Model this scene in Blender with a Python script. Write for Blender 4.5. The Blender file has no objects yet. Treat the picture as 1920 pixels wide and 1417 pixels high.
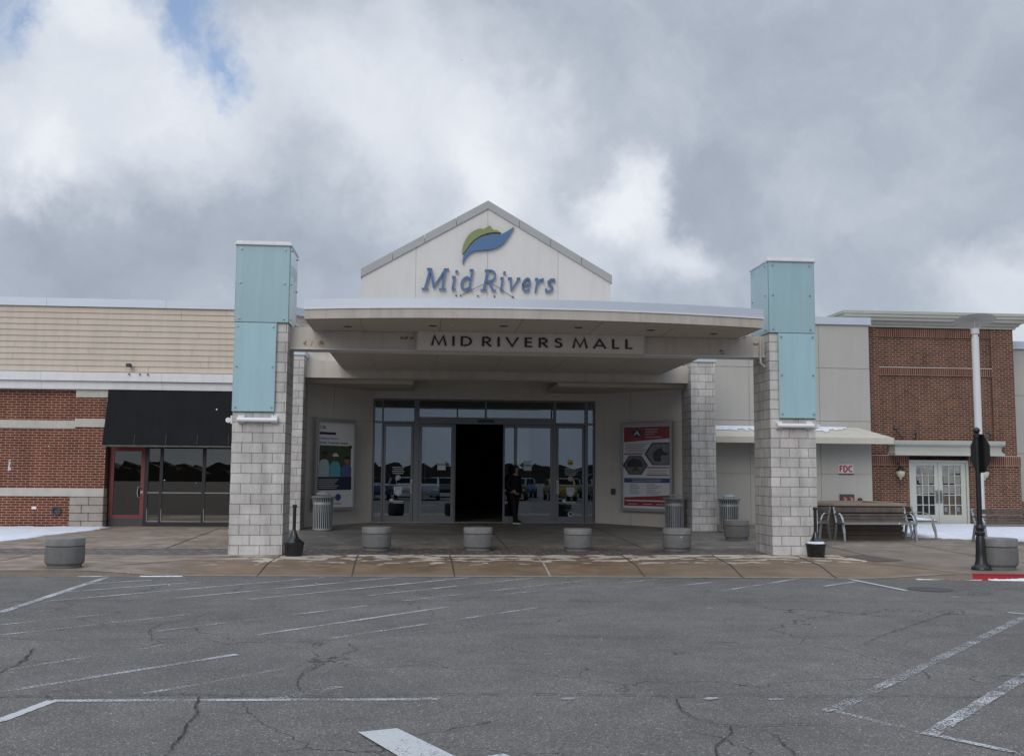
import bpy, bmesh, math, random
from mathutils import Vector, Matrix
R = math.radians
random.seed(7)
SC = bpy.context.scene
COL = SC.collection

# ------------------------------------------------------------------ camera
cd = bpy.data.cameras.new('camera')
cam = bpy.data.objects.new('camera', cd); COL.objects.link(cam)
cd.sensor_width = 36.0; cd.lens = 36.0 * 1900 / 1920
cd.clip_start = 0.05; cd.clip_end = 3000
_yaw, _pitch, _roll = R(5.1), math.atan(179 / 1900), R(0.42)
cam.matrix_world = (Matrix.Translation((0, 0, 1.64)) @ Matrix.Rotation(-_yaw, 4, 'Z')
                    @ Matrix.Rotation(math.pi / 2 + _pitch, 4, 'X') @ Matrix.Rotation(_roll, 4, 'Z'))
SC.camera = cam
SC.view_settings.view_transform = 'Standard'
SC.view_settings.look = 'None'
SC.view_settings.exposure = 0.0
SC.view_settings.gamma = 1.0

# ------------------------------------------------------------------ sun and sky
SUN_EL, SUN_AZ = 30, 203          # azimuth clockwise from +Y: behind the camera, to its left
sd = bpy.data.lights.new('sun', 'SUN'); sd.energy = 1.35; sd.angle = R(40); sd.color = (1, .955, .90)
sun = bpy.data.objects.new('sun', sd); COL.objects.link(sun)
_a = R(SUN_AZ); _sv = Vector((math.sin(_a) * math.cos(R(SUN_EL)), math.cos(_a) * math.cos(R(SUN_EL)), math.sin(R(SUN_EL))))
sun.rotation_euler = (-_sv).to_track_quat('-Z', 'Y').to_euler(); sun.location = _sv * 60

W = bpy.data.worlds.new('World'); SC.world = W; W.use_nodes = True
nt = W.node_tree; nt.nodes.clear()
def N(t, kind, **k):
    n = t.nodes.new(kind)
    for a, v in k.items():
        if a == 'inp':
            for i, x in v.items(): n.inputs[i].default_value = x
        else: setattr(n, a, v)
    return n
SKY_S = 0.1
bg = N(nt, 'ShaderNodeBackground'); bg.inputs[1].default_value = SKY_S
wo = N(nt, 'ShaderNodeOutputWorld'); nt.links.new(bg.outputs[0], wo.inputs[0])
sk = N(nt, 'ShaderNodeTexSky', sky_type='NISHITA', sun_disc=False)
sk.sun_elevation = R(SUN_EL); sk.sun_rotation = R(SUN_AZ); sk.air_density = 1.0; sk.dust_density = .6
tc = N(nt, 'ShaderNodeTexCoord')
def L(a, b): nt.links.new(a, b)
def vm(op, a, b=None, s=None):
    n = N(nt, 'ShaderNodeVectorMath', operation=op)
    for i, v in enumerate((a, b)):
        if v is None: continue
        if isinstance(v, (tuple, list)): n.inputs[i].default_value = v
        else: L(v, n.inputs[i])
    if s is not None: n.inputs['Scale'].default_value = s
    return n
def mt(op, a, b=0.0, c=None, clamp=False):
    n = N(nt, 'ShaderNodeMath', operation=op); n.use_clamp = clamp
    for i, v in enumerate((a, b, c)):
        if v is None: continue
        if isinstance(v, (int, float)): n.inputs[i].default_value = v
        else: L(v, n.inputs[i])
    return n.outputs[0]
def noise(vec, scale, detail=6, rough=.55, dist=0.0):
    n = N(nt, 'ShaderNodeTexNoise'); n.inputs['Scale'].default_value = scale
    n.inputs['Detail'].default_value = detail; n.inputs['Roughness'].default_value = rough
    n.inputs['Distortion'].default_value = dist
    L(vec, n.inputs['Vector']); return n
D = tc.outputs['Generated']
warp = noise(D, 3.0, 7, .6)
w1 = vm('SUBTRACT', warp.outputs['Color'], (.5, .5, .5))
w2 = vm('SCALE', w1.outputs[0], s=.24)
DW = vm('ADD', D, w2.outputs[0]); DW = vm('NORMALIZE', DW.outputs[0]).outputs[0]
warpb = noise(D, 9.0, 6, .65)
wb = vm('SCALE', vm('SUBTRACT', warpb.outputs['Color'], (.5, .5, .5)).outputs[0], s=.10)
DW2 = vm('NORMALIZE', vm('ADD', DW, wb.outputs[0]).outputs[0]).outputs[0]
def blob(v, d, r0, r1):          # 1 inside angular radius r0, 0 beyond r1 (radians)
    dd = vm('DOT_PRODUCT', v, d)
    ang = mt('ARCCOSINE', mt('MINIMUM', dd.outputs['Value'], .999999))
    m = N(nt, 'ShaderNodeMapRange', interpolation_type='SMOOTHSTEP')
    L(ang, m.inputs['Value']); m.inputs['From Min'].default_value = r0; m.inputs['From Max'].default_value = r1
    m.inputs['To Min'].default_value = 1; m.inputs['To Max'].default_value = 0
    return m.outputs[0]
def dirpx(az, el):               # azimuth degrees right of +Y, elevation degrees
    return (math.sin(R(az)) * math.cos(R(el)), math.cos(R(az)) * math.cos(R(el)), math.sin(R(el)))
n1 = noise(DW, 4.2, 9, .55)
base = N(nt, 'ShaderNodeMapRange'); L(n1.outputs['Fac'], base.inputs['Value'])
base.inputs['From Min'].default_value = .30; base.inputs['From Max'].default_value = .72
base.inputs['To Min'].default_value = 0.16; base.inputs['To Max'].default_value = .46
val = base.outputs[0]
# banks of cloud by compass direction: (azimuth, elevation, inner, outer radius, brightness change)
for az, el, r0, r1, dv in [(-17.5, 21.5, .02, .17, .36), (-19.5, 17.5, .01, .09, .16), (-12.5, 18.2, .01, .10, .28), (-6.7, 18.9, .01, .11, .30), (-.3, 20.5, .02, .15, .30), (-3, 25, .02, .14, .20),
                           (4.8, 18.2, .01, .11, .32), (11.6, 14.6, .004, .055, .50), (14.2, 11.8, .004, .055, .45), (9.5, 12.3, .01, .08, .36), (-18.6, 16, .002, .05, .34), (-23, 15.5, .01, .09, .28),
                           (32, 8.2, .005, .09, .45), (4.0, 14.8, .01, .09, .34), (-19, 27, .02, .12, .3), (10, 22.5, .02, .14, .10),
                           (-8.5, 15.6, .01, .11, -.20), (16.8, 15.0, .01, .08, -.14), (-15, 12, .02, .1, -.08)]:
    val = mt('ADD', val, mt('MULTIPLY', blob(DW2, dirpx(az, el), r0, r1), dv))
n2 = noise(DW2, 11, 9, .6)
val = mt('ADD', val, mt('MULTIPLY', mt('SUBTRACT', n2.outputs['Fac'], .5), .40))
sep = N(nt, 'ShaderNodeSeparateXYZ'); L(D, sep.inputs[0])
up = N(nt, 'ShaderNodeMapRange', interpolation_type='SMOOTHSTEP'); L(sep.outputs[2], up.inputs['Value'])
up.inputs['From Min'].default_value = .50; up.inputs['From Max'].default_value = .95
up.inputs['To Min'].default_value = 0; up.inputs['To Max'].default_value = 1
cr = N(nt, 'ShaderNodeValToRGB'); L(val, cr.inputs[0])
els = cr.color_ramp.elements
els[0].position = 0.0; els[0].color = (.285, .328, .40, 1)
els[1].position = 1.0; els[1].color = (.83, .865, .92, 1)
e = els.new(.30); e.color = (.415, .468, .552, 1)
e = els.new(.62); e.color = (.62, .67, .75, 1)
cs = vm('SCALE', cr.outputs[0], s=1 / SKY_S)
# overhead the overcast is brighter than near the horizon
bo = N(nt, 'ShaderNodeMapRange'); L(up.outputs[0], bo.inputs['Value']); bo.inputs['To Min'].default_value = 1.0; bo.inputs['To Max'].default_value = 2.9
cs2 = N(nt, 'ShaderNodeVectorMath', operation='SCALE'); L(cs.outputs[0], cs2.inputs[0]); L(bo.outputs[0], cs2.inputs['Scale'])
# gaps of blue
gap = mt('MAXIMUM', blob(DW2, dirpx(-12.8, 22.6), .008, .055), blob(DW2, dirpx(-10.6, 21.1), .002, .034))
gap = mt('MAXIMUM', gap, blob(DW2, dirpx(-21.6, 22.6), .008, .045))
gap = mt('MAXIMUM', gap, mt('MULTIPLY', blob(DW2, dirpx(-14.2, 25), .004, .05), .7))
gn = N(nt, 'ShaderNodeMapRange'); L(noise(DW2, 16, 8, .6).outputs['Fac'], gn.inputs['Value']); gn.inputs['From Min'].default_value = .25; gn.inputs['From Max'].default_value = .50
gap = mt('MULTIPLY', gap, gn.outputs[0], clamp=True)
gap = mt('MULTIPLY', gap, .95)
mixs = N(nt, 'ShaderNodeMix', data_type='RGBA'); L(gap, mixs.inputs[0]); L(cs2.outputs[0], mixs.inputs[6])
skb = vm('MULTIPLY', sk.outputs[0], (1.75, 1.6, 1.6))
L(skb.outputs[0], mixs.inputs[7])
L(mixs.outputs[2], bg.inputs[0])

# ------------------------------------------------------------------ materials
MATS = {}
def mat(name, color=(.5, .5, .5), rough=.6, metal=0.0, var=0.0, vscale=3.0, bump=0.0, bscale=60, spec=.5, streak=0.0, coat=0.0):
    if name in MATS: return MATS[name]
    m = bpy.data.materials.new(name); m.use_nodes = True; t = m.node_tree
    b = t.nodes['Principled BSDF']
    b.inputs['Base Color'].default_value = (*color, 1); b.inputs['Roughness'].default_value = rough
    b.inputs['Metallic'].default_value = metal; b.inputs['Specular IOR Level'].default_value = spec
    if coat: b.inputs['Coat Weight'].default_value = coat
    o = t.nodes.new('ShaderNodeTexCoord')
    if var or streak:
        n = N(t, 'ShaderNodeTexNoise', inp={'Scale': vscale, 'Detail': 7, 'Roughness': .62}); t.links.new(o.outputs['Object'], n.inputs['Vector'])
        r = N(t, 'ShaderNodeMapRange', inp={'From Min': .25, 'From Max': .75, 'To Min': 1 - var, 'To Max': 1 + var}); t.links.new(n.outputs['Fac'], r.inputs['Value'])
        out = r.outputs[0]
        if streak:
            mp = N(t, 'ShaderNodeMapping'); mp.inputs['Scale'].default_value = (6, 6, .5); t.links.new(o.outputs['Object'], mp.inputs['Vector'])
            n3 = N(t, 'ShaderNodeTexNoise', inp={'Scale': 1.0, 'Detail': 6, 'Roughness': .6}); t.links.new(mp.outputs[0], n3.inputs['Vector'])
            r3 = N(t, 'ShaderNodeMapRange', inp={'From Min': .45, 'From Max': .75, 'To Min': 1, 'To Max': 1 - streak}); t.links.new(n3.outputs['Fac'], r3.inputs['Value'])
            mm = N(t, 'ShaderNodeMath', operation='MULTIPLY'); t.links.new(out, mm.inputs[0]); t.links.new(r3.outputs[0], mm.inputs[1]); out = mm.outputs[0]
        v = N(t, 'ShaderNodeVectorMath', operation='SCALE'); v.inputs[0].default_value = color; t.links.new(out, v.inputs['Scale'])
        t.links.new(v.outputs[0], b.inputs['Base Color'])
    if bump:
        n = N(t, 'ShaderNodeTexNoise', inp={'Scale': bscale, 'Detail': 6, 'Roughness': .6}); t.links.new(o.outputs['Object'], n.inputs['Vector'])
        bm_ = N(t, 'ShaderNodeBump', inp={'Strength': bump, 'Distance': .02}); t.links.new(n.outputs['Fac'], bm_.inputs['Height']); t.links.new(bm_.outputs[0], b.inputs['Normal'])
    MATS[name] = m; return m

def brick_mat(name, c1, c2, mortar, w, h, ms, var=.2, offset=.5, squash=1.0, smooth=.1, bumpd=.006, rough=.85, dark=None):
    if name in MATS: return MATS[name]
    m = bpy.data.materials.new(name); m.use_nodes = True; t = m.node_tree; b = t.nodes['Principled BSDF']
    b.inputs['Roughness'].default_value = rough; b.inputs['Specular IOR Level'].default_value = .25
    uv = N(t, 'ShaderNodeTexCoord')
    br = N(t, 'ShaderNodeTexBrick', offset=offset)
    br.inputs['Color1'].default_value = (*c1, 1); br.inputs['Color2'].default_value = (*c2, 1); br.inputs['Mortar'].default_value = (*mortar, 1)
    br.inputs['Scale'].default_value = 1; br.inputs['Mortar Size'].default_value = ms; br.inputs['Mortar Smooth'].default_value = smooth
    br.inputs['Brick Width'].default_value = w; br.inputs['Row Height'].default_value = h
    t.links.new(uv.outputs['UV'], br.inputs['Vector'])
    n = N(t, 'ShaderNodeTexNoise', inp={'Scale': 1.3, 'Detail': 8, 'Roughness': .65}); t.links.new(uv.outputs['Object'], n.inputs['Vector'])
    r = N(t, 'ShaderNodeMapRange', inp={'From Min': .3, 'From Max': .7, 'To Min': 1 - var, 'To Max': 1 + var}); t.links.new(n.outputs['Fac'], r.inputs['Value'])
    n4 = N(t, 'ShaderNodeTexNoise', inp={'Scale': 45, 'Detail': 5, 'Roughness': .7}); t.links.new(uv.outputs['Object'], n4.inputs['Vector'])
    r4 = N(t, 'ShaderNodeMapRange', inp={'From Min': .3, 'From Max': .7, 'To Min': .86, 'To Max': 1.14}); t.links.new(n4.outputs['Fac'], r4.inputs['Value'])
    mp5 = N(t, 'ShaderNodeMapping'); mp5.inputs['Scale'].default_value = (5, 5, .6); t.links.new(uv.outputs['Object'], mp5.inputs['Vector'])
    n5 = N(t, 'ShaderNodeTexNoise', inp={'Scale': 1.0, 'Detail': 7, 'Roughness': .65}); t.links.new(mp5.outputs[0], n5.inputs['Vector'])
    r5 = N(t, 'ShaderNodeMapRange', inp={'From Min': .42, 'From Max': .72, 'To Min': 1.05, 'To Max': .74}); t.links.new(n5.outputs['Fac'], r5.inputs['Value'])
    mq = N(t, 'ShaderNodeMath', operation='MULTIPLY'); t.links.new(r.outputs[0], mq.inputs[0]); t.links.new(r5.outputs[0], mq.inputs[1])
    mm = N(t, 'ShaderNodeMath', operation='MULTIPLY'); t.links.new(mq.outputs[0], mm.inputs[0]); t.links.new(r4.outputs[0], mm.inputs[1])
    v = N(t, 'ShaderNodeVectorMath', operation='SCALE'); t.links.new(br.outputs['Color'], v.inputs[0]); t.links.new(mm.outputs[0], v.inputs['Scale'])
    t.links.new(v.outputs[0], b.inputs['Base Color'])
    bp = N(t, 'ShaderNodeBump', inp={'Strength': .6, 'Distance': bumpd}); bp.invert = True
    t.links.new(br.outputs['Fac'], bp.inputs['Height']); t.links.new(bp.outputs[0], b.inputs['Normal'])
    MATS[name] = m; return m

M_cmu = brick_mat('split_face_block', (.56, .54, .525), (.46, .445, .43), (.24, .23, .22), .4064, .2032, .009, var=.19, smooth=.25)
M_brickL = brick_mat('red_brick', (.165, .041, .025), (.105, .029, .019), (.36, .25, .185), .2286, .0685, .009, var=.12)
M_brickR = brick_mat('brown_brick', (.135, .050, .032), (.062, .029, .021), (.31, .22, .165), .209, .0677, .0088, var=.12)
M_soldier = brick_mat('soldier_brick', (.135, .05, .034), (.085, .036, .026), (.27, .185, .14), .0677, .40, .0105, offset=0.0)
M_stone = mat('limestone', (.48, .455, .41), .8, var=.12, vscale=4, bump=.15, streak=.12)
M_stucco = mat('warm_stucco', (.54, .51, .465), .85, var=.06, vscale=1.2, bump=.08, bscale=120, streak=.07)
M_stuccoG = mat('gable_stucco', (.60, .575, .545), .85, var=.05, vscale=1.0, bump=.06, bscale=120, streak=.06)
M_stuccoR = mat('grey_stucco', (.40, .39, .365), .85, var=.05, vscale=1.0, bump=.06, bscale=120, streak=.05)
M_canopy = mat('canopy_stucco', (.46, .42, .375), .8, var=.10, vscale=1.5, streak=.22)
M_beam = mat('beam_paint', (.53, .49, .44), .7, var=.08, vscale=2.0, streak=.16)
M_soffit = mat('soffit_board', (.50, .455, .40), .8, var=.07, vscale=1.1)
M_rake = mat('rake_trim', (.34, .34, .33), .6, var=.05)
M_coping = mat('coping_metal', (.52, .57, .64), .4, metal=.2, var=.05, vscale=.8)
M_white = mat('white_trim', (.68, .68, .69), .5, var=.05, streak=.08)
M_cream = mat('cream_siding', (.55, .48, .40), .75, var=.06, vscale=1.5, streak=.12)
M_cornice = mat('sage_cornice', (.40, .405, .37), .65, var=.05, streak=.08)
M_alu = mat('dark_aluminium', (.14, .145, .16), .42, metal=.55, var=.05)
M_alul = mat('brushed_aluminium', (.38, .39, .40), .38, metal=.75)
M_black = mat('black_paint', (.012, .012, .014), .35, var=.1)
M_blackm = mat('black_canvas', (.008, .008, .010), .82, var=.25, vscale=2, streak=.2, spec=.25)
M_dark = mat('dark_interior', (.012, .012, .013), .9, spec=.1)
M_red = mat('red_frame', (.165, .028, .024), .45, var=.08)
M_redp = mat('red_paint', (.36, .02, .025), .5, var=.15, vscale=8)
M_conc = mat('exposed_concrete', (.165, .165, .165), .9, var=.16, vscale=9, bump=.5, bscale=120, streak=.15)
M_conc2 = mat('weathered_concrete', (.20, .198, .192), .9, var=.18, vscale=6, bump=.4, bscale=100, streak=.2)
M_whitep = mat('white_enamel', (.72, .73, .75), .35)
M_pole = mat('pole_white', (.66, .67, .69), .4, var=.04)
M_lens = mat('frosted_lens', (.74, .76, .78), .25)
M_bin = mat('bin_steel', (.34, .365, .375), .42, metal=.3, var=.08)
M_wood = mat('weathered_wood', (.12, .10, .088), .85, var=.3, vscale=7, bump=.3, streak=.3)
M_planter = mat('planter_boards', (.105, .085, .07), .8, var=.14, vscale=4)
M_plrim = mat('planter_rim', (.27, .215, .165), .8, var=.12, vscale=5)
M_beige = mat('beige_canvas', (.52, .49, .42), .8, var=.05, streak=.08)
M_doorp = mat('cream_door_paint', (.46, .47, .43), .55, var=.04)
M_skin = mat('skin', (.30, .19, .15), .6)
M_cloth = mat('black_cloth', (.010, .010, .013), .9, spec=.15)
M_pants = mat('black_trousers', (.011, .011, .012), .9, spec=.15)
M_hair = mat('dark_hair', (.02, .014, .012), .6)
M_sole = mat('white_sole', (.6, .6, .6), .6)
M_paper = mat('brown_paper', (.22, .155, .10), .85, var=.1)
M_papw = mat('pale_paper', (.60, .58, .48), .85, var=.14, vscale=5)
M_blue = mat('sign_blue', (.06, .135, .26), .45)
M_edge = mat('letter_return', (.44, .48, .54), .45)
M_green = mat('sign_green', (.19, .22, .09), .5)
M_poster = mat('poster_white', (.55, .56, .59), .35)
M_navy = mat('poster_navy', (.018, .022, .05), .4)
M_pred = mat('poster_red', (.22, .02, .03), .4)
M_pblue = mat('poster_blue', (.03, .06, .17), .4)
M_grey = mat('grey_ink', (.12, .13, .15), .5)
M_lite = mat('pale_ink', (.50, .50, .52), .5)
M_fol = mat('poster_foliage', (.035, .065, .03), .5, var=.5, vscale=14)
M_teal = mat('poster_teal', (.08, .30, .36), .5)
M_sky2 = mat('poster_pale_blue', (.30, .38, .46), .5, var=.1)
M_yel = mat('sticker_yellow', (.5, .40, .06), .5)
M_globe = mat('globe_glass', (.50, .46, .34), .3, var=.05)
M_rust = mat('rust', (.20, .10, .05), .8, var=.4, vscale=14)
M_ruststain = mat('rust_stain', (.34, .275, .205), .8, var=.25, vscale=9)
M_snow = mat('snow', (.70, .73, .79), .8, var=.14, vscale=4, bump=.8, bscale=14)
M_flake = mat('snow_flake', (.85, .86, .88), .8)
M_plate = mat('paver_plate', (.095, .065, .058), .8, var=.25, vscale=12)
M_sticker = mat('white_sticker', (.45, .48, .50), .5)
M_darkgrey = mat('dark_grey', (.05, .05, .055), .6)
M_tree = mat('bare_trees', (.05, .042, .036), .95, var=.3, vscale=.2)
M_tire = mat('tyre', (.02, .02, .02), .8)

def glass_mat(name, tint, gl, rough=.0, trans=.6):
    m = bpy.data.materials.new(name); m.use_nodes = True; t = m.node_tree; t.nodes.clear()
    o = N(t, 'ShaderNodeOutputMaterial'); mx = N(t, 'ShaderNodeMixShader')
    g = N(t, 'ShaderNodeBsdfGlossy', inp={'Color': (*tint, 1), 'Roughness': rough}); tr = N(t, 'ShaderNodeBsdfTransparent'); tr.inputs[0].default_value = (trans, trans, trans * 1.03, 1)
    f = N(t, 'ShaderNodeFresnel', inp={'IOR': 1.5}); a = N(t, 'ShaderNodeMath', operation='ADD'); a.inputs[1].default_value = gl; a.use_clamp = True
    # slightly wavy panes
    tcx = N(t, 'ShaderNodeTexCoord'); n = N(t, 'ShaderNodeTexNoise', inp={'Scale': .9, 'Detail': 1}); t.links.new(tcx.outputs['Object'], n.inputs['Vector'])
    b = N(t, 'ShaderNodeBump', inp={'Strength': .02, 'Distance': .004}); t.links.new(n.outputs['Fac'], b.inputs['Height']); 0 and t.links.new(b.outputs[0], g.inputs['Normal'])
    t.links.new(f.outputs[0], a.inputs[0]); t.links.new(a.outputs[0], mx.inputs[0]); t.links.new(tr.outputs[0], mx.inputs[1]); t.links.new(g.outputs[0], mx.inputs[2]); t.links.new(mx.outputs[0], o.inputs[0])
    return m
M_glass = glass_mat('door_glass', (.74, .84, .90), .12)
M_glassC = glass_mat('clear_glass', (.8, .85, .9), .03, trans=.95)
M_glassB = glass_mat('store_glass', (.75, .72, .64), .11)
M_tealg = mat('teal_glass', (.30, .45, .49), .28, var=.05, vscale=.6, streak=.10, coat=.5)
M_tealg2 = mat('teal_glass_light', (.335, .515, .575), .3, var=.05, vscale=.6, streak=.10, coat=.5)
m = bpy.data.materials.new('teal_glass_edge'); m.use_nodes = True; M_tealedge = m
b = m.node_tree.nodes['Principled BSDF']; b.inputs['Base Color'].default_value = (.33, .50, .51, 1); b.inputs['Roughness'].default_value = .25

# sidewalk: brown wet concrete, dry salt-white blotches, dark paver band, saw-cut joints (real lines are meshes)
m = bpy.data.materials.new('sidewalk_concrete'); m.use_nodes = True; t = m.node_tree; b = t.nodes['Principled BSDF']; M_walk = m
def nn(kind, **k): return N(t, kind, **k)
def ln(a, b_): t.links.new(a, b_)
def rng(v, a, b_, c=0., d=1., smooth=False):
    n = nn('ShaderNodeMapRange', inp={'From Min': a, 'From Max': b_, 'To Min': c, 'To Max': d})
    if smooth: n.interpolation_type = 'SMOOTHSTEP'
    ln(v, n.inputs['Value']); return n.outputs[0]
def mth(op, a, b_):
    n = nn('ShaderNodeMath', operation=op)
    for i, v in enumerate((a, b_)):
        if isinstance(v, (int, float)): n.inputs[i].default_value = v
        else: ln(v, n.inputs[i])
    n.use_clamp = True
    return n.outputs[0]
def mixc(f, a, b_):
    n = nn('ShaderNodeMix', data_type='RGBA')
    for i, v in ((0, f), (6, a), (7, b_)):
        if isinstance(v, tuple): n.inputs[i].default_value = (*v, 1)
        elif isinstance(v, (int, float)): n.inputs[i].default_value = v
        else: ln(v, n.inputs[i])
    return n.outputs[2]
o = nn('ShaderNodeTexCoord'); sx = nn('ShaderNodeSeparateXYZ'); ln(o.outputs['Object'], sx.inputs[0])
X_, Y_ = sx.outputs[0], sx.outputs[1]
def tn(scale, det=7, rough=.6, vec=None):
    n = nn('ShaderNodeTexNoise', inp={'Scale': scale, 'Detail': det, 'Roughness': rough}); ln(vec or o.outputs['Object'], n.inputs['Vector']); return n.outputs['Fac']
big = tn(.55, 5); med = tn(2.2, 7); fine = tn(40, 5)
mpx = nn('ShaderNodeMapping'); mpx.inputs['Scale'].default_value = (.8, 2.2, 1); ln(o.outputs['Object'], mpx.inputs['Vector'])
blot = tn(2.3, 4, .5)
wet = mixc(rng(med, .3, .7), (.185, .122, .074), (.255, .178, .115))
grey = mixc(rng(med, .3, .7), (.145, .132, .118), (.205, .185, .16))
inner = mth('MULTIPLY', rng(Y_, 22.0, 22.6), mth('MULTIPLY', rng(X_, -3.9, -3.2), rng(X_, 8.0, 8.6, 1, 0)))                      # greyer under the canopy
colr = mixc(inner, wet, grey)
wetR = mixc(rng(med, .3, .7), (.20, .155, .12), (.26, .21, .165))
sideR = mth('MULTIPLY', rng(X_, 8.6, 9.6), 1.0)
colr = mixc(sideR, colr, wetR)
leftS = rng(X_, -5.0, -3.6, 1, 0)
colr = mixc(leftS, colr, mixc(rng(blot, .4, .6), (.23, .17, .125), (.33, .27, .215)))
# dry pale blotches in the strip in front of the pavers
ymask = mth('MULTIPLY', rng(Y_, 18.0, 20.9, 0, 1, True), rng(Y_, 20.72, 20.78, 1, 0))
xmask = mth('MULTIPLY', rng(X_, -4.5, -3.0), rng(X_, 8.6, 9.2, 1, 0))
k = mth('ADD', mth('MULTIPLY', ymask, .20), blot)
dry = mth('MULTIPLY', mth('MULTIPLY', rng(k, .63, .645), xmask), rng(ymask, .05, .2))
colr = mixc(dry, colr, (.56, .49, .41))
# paver band
band = mth('MULTIPLY', rng(Y_, 20.74, 20.76), rng(Y_, 22.08, 22.10, 1, 0))
band = mth('MULTIPLY', band, rng(X_, 8.35, 8.4, 1, 0))
sk2 = nn('ShaderNodeMapping'); sk2.inputs['Rotation'].default_value = (0, 0, 0); ln(o.outputs['Object'], sk2.inputs['Vector'])
pb = nn('ShaderNodeTexBrick', offset=.5); pb.inputs['Color1'].default_value = (.12, .095, .088, 1); pb.inputs['Color2'].default_value = (.085, .075, .075, 1); pb.inputs['Mortar'].default_value = (.28, .25, .22, 1)
pb.inputs['Scale'].default_value = 1; pb.inputs['Brick Width'].default_value = .30; pb.inputs['Row Height'].default_value = .335; pb.inputs['Mortar Size'].default_value = .011; pb.inputs['Mortar Smooth'].default_value = .4
ln(sk2.outputs[0], pb.inputs['Vector'])
salt = mixc(rng(tn(5, 6, .7), .55, .66), pb.outputs['Color'], (.30, .28, .26))
colr = mixc(band, colr, salt)
fl = mth('MULTIPLY', rng(tn(2.6, 9, .75), .53, .60), mth('MULTIPLY', rng(Y_, 22, 22.1), rng(Y_, 23.5, 27.5, 1, 0)))
colr = mixc(mth('MULTIPLY', fl, .7), colr, (.36, .33, .30))
vs = nn('ShaderNodeVectorMath', operation='SCALE'); ln(colr, vs.inputs[0]); ln(mth('MULTIPLY', 1.0, rng(tn(.9, 6, .6), .35, .65, .66, 1.0)), vs.inputs['Scale'])
vs2 = nn('ShaderNodeVectorMath', operation='SCALE'); ln(vs.outputs[0], vs2.inputs[0]); n_ = nn('ShaderNodeMapRange', inp={'From Min': .3, 'From Max': .7, 'To Min': .92, 'To Max': 1.1}); ln(fine, n_.inputs['Value']); ln(n_.outputs[0], vs2.inputs['Scale'])
ln(vs2.outputs[0], b.inputs['Base Color'])
ln(mth('ADD', rng(big, .35, .65, .42, .7), mth('MULTIPLY', dry, .3)), b.inputs['Roughness'])
bp = nn('ShaderNodeBump', inp={'Strength': .2, 'Distance': .01}); ln(fine, bp.inputs['Height']); ln(bp.outputs[0], b.inputs['Normal'])

# asphalt
m = bpy.data.materials.new('asphalt'); m.use_nodes = True; t = m.node_tree; b = t.nodes['Principled BSDF']; M_asph = m
o = nn('ShaderNodeTexCoord')
agg = nn('ShaderNodeTexVoronoi', inp={'Scale': 105}); ln(o.outputs['Object'], agg.inputs['Vector'])
sp = nn('ShaderNodeSeparateXYZ'); cx = nn('ShaderNodeSeparateColor'); ln(agg.outputs['Color'], cx.inputs[0])
c0 = mixc(rng(cx.outputs[0], .0, 1.0), (.080, .074, .069), (.172, .161, .151))
c0 = mixc(rng(cx.outputs[1], .93, .99), c0, (.33, .31, .29))
bigp = tn(.35, 6, .6); medp = tn(1.7, 8, .7)
vs = nn('ShaderNodeVectorMath', operation='SCALE'); ln(c0, vs.inputs[0])
ml = nn('ShaderNodeMath', operation='MULTIPLY'); ln(rng(bigp, .3, .7, .78, 1.16), ml.inputs[0]); ln(rng(medp, .3, .7, .82, 1.15), ml.inputs[1]); ln(ml.outputs[0], vs.inputs['Scale'])
# hairline cracking
dv = nn('ShaderNodeVectorMath', operation='ADD'); wn = nn('ShaderNodeTexNoise', inp={'Scale': 1.6, 'Detail': 6}); ln(o.outputs['Object'], wn.inputs['Vector']); ln(o.outputs['Object'], dv.inputs[0])
ws = nn('ShaderNodeVectorMath', operation='SCALE'); ws.inputs['Scale'].default_value = .9; ln(wn.outputs['Color'], ws.inputs[0]); ln(ws.outputs[0], dv.inputs[1])
cv = nn('ShaderNodeTexVoronoi', feature='DISTANCE_TO_EDGE', inp={'Scale': .42}); ln(dv.outputs[0], cv.inputs['Vector'])
ck = mth('MULTIPLY', rng(cv.outputs['Distance'], .0015, .005, 1, 0), rng(tn(.5, 2), .44, .50))
colr = mixc(mth('MULTIPLY', ck, .75), vs.outputs[0], (.02, .02, .02))
ln(colr, b.inputs['Base Color']); b.inputs['Roughness'].default_value = .88; b.inputs['Specular IOR Level'].default_value = .35
bp = nn('ShaderNodeBump', inp={'Strength': .35, 'Distance': .005}); ln(agg.outputs['Distance'], bp.inputs['Height']); ln(bp.outputs[0], b.inputs['Normal'])

def paint_mat(name, cover, colr_=(.46, .465, .47), sc1=48, sc2=1.6):
    global t
    m = bpy.data.materials.new(name); m.use_nodes = True; t = m.node_tree; b = t.nodes['Principled BSDF']
    b.inputs['Roughness'].default_value = .8
    o = nn('ShaderNodeTexCoord'); a = nn('ShaderNodeTexNoise', inp={'Scale': sc1, 'Detail': 5, 'Roughness': .75}); ln(o.outputs['Object'], a.inputs['Vector'])
    c = nn('ShaderNodeTexNoise', inp={'Scale': sc2, 'Detail': 6, 'Roughness': .6}); ln(o.outputs['Object'], c.inputs['Vector'])
    s = nn('ShaderNodeMath', operation='MULTIPLY_ADD'); ln(c.outputs['Fac'], s.inputs[0]); s.inputs[1].default_value = .55; ln(a.outputs['Fac'], s.inputs[2])
    th = .96 - cover * .32
    f = rng(s.outputs[0], th - .07, th + .05)
    tr = nn('ShaderNodeBsdfTransparent'); mx = nn('ShaderNodeMixShader'); out = t.nodes['Material Output']
    b.inputs['Base Color'].default_value = (*colr_, 1)
    ln(f, mx.inputs[0]); ln(tr.outputs[0], mx.inputs[1]); ln(b.outputs[0], mx.inputs[2]); ln(mx.outputs[0], out.inputs[0])
    return m
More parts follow.
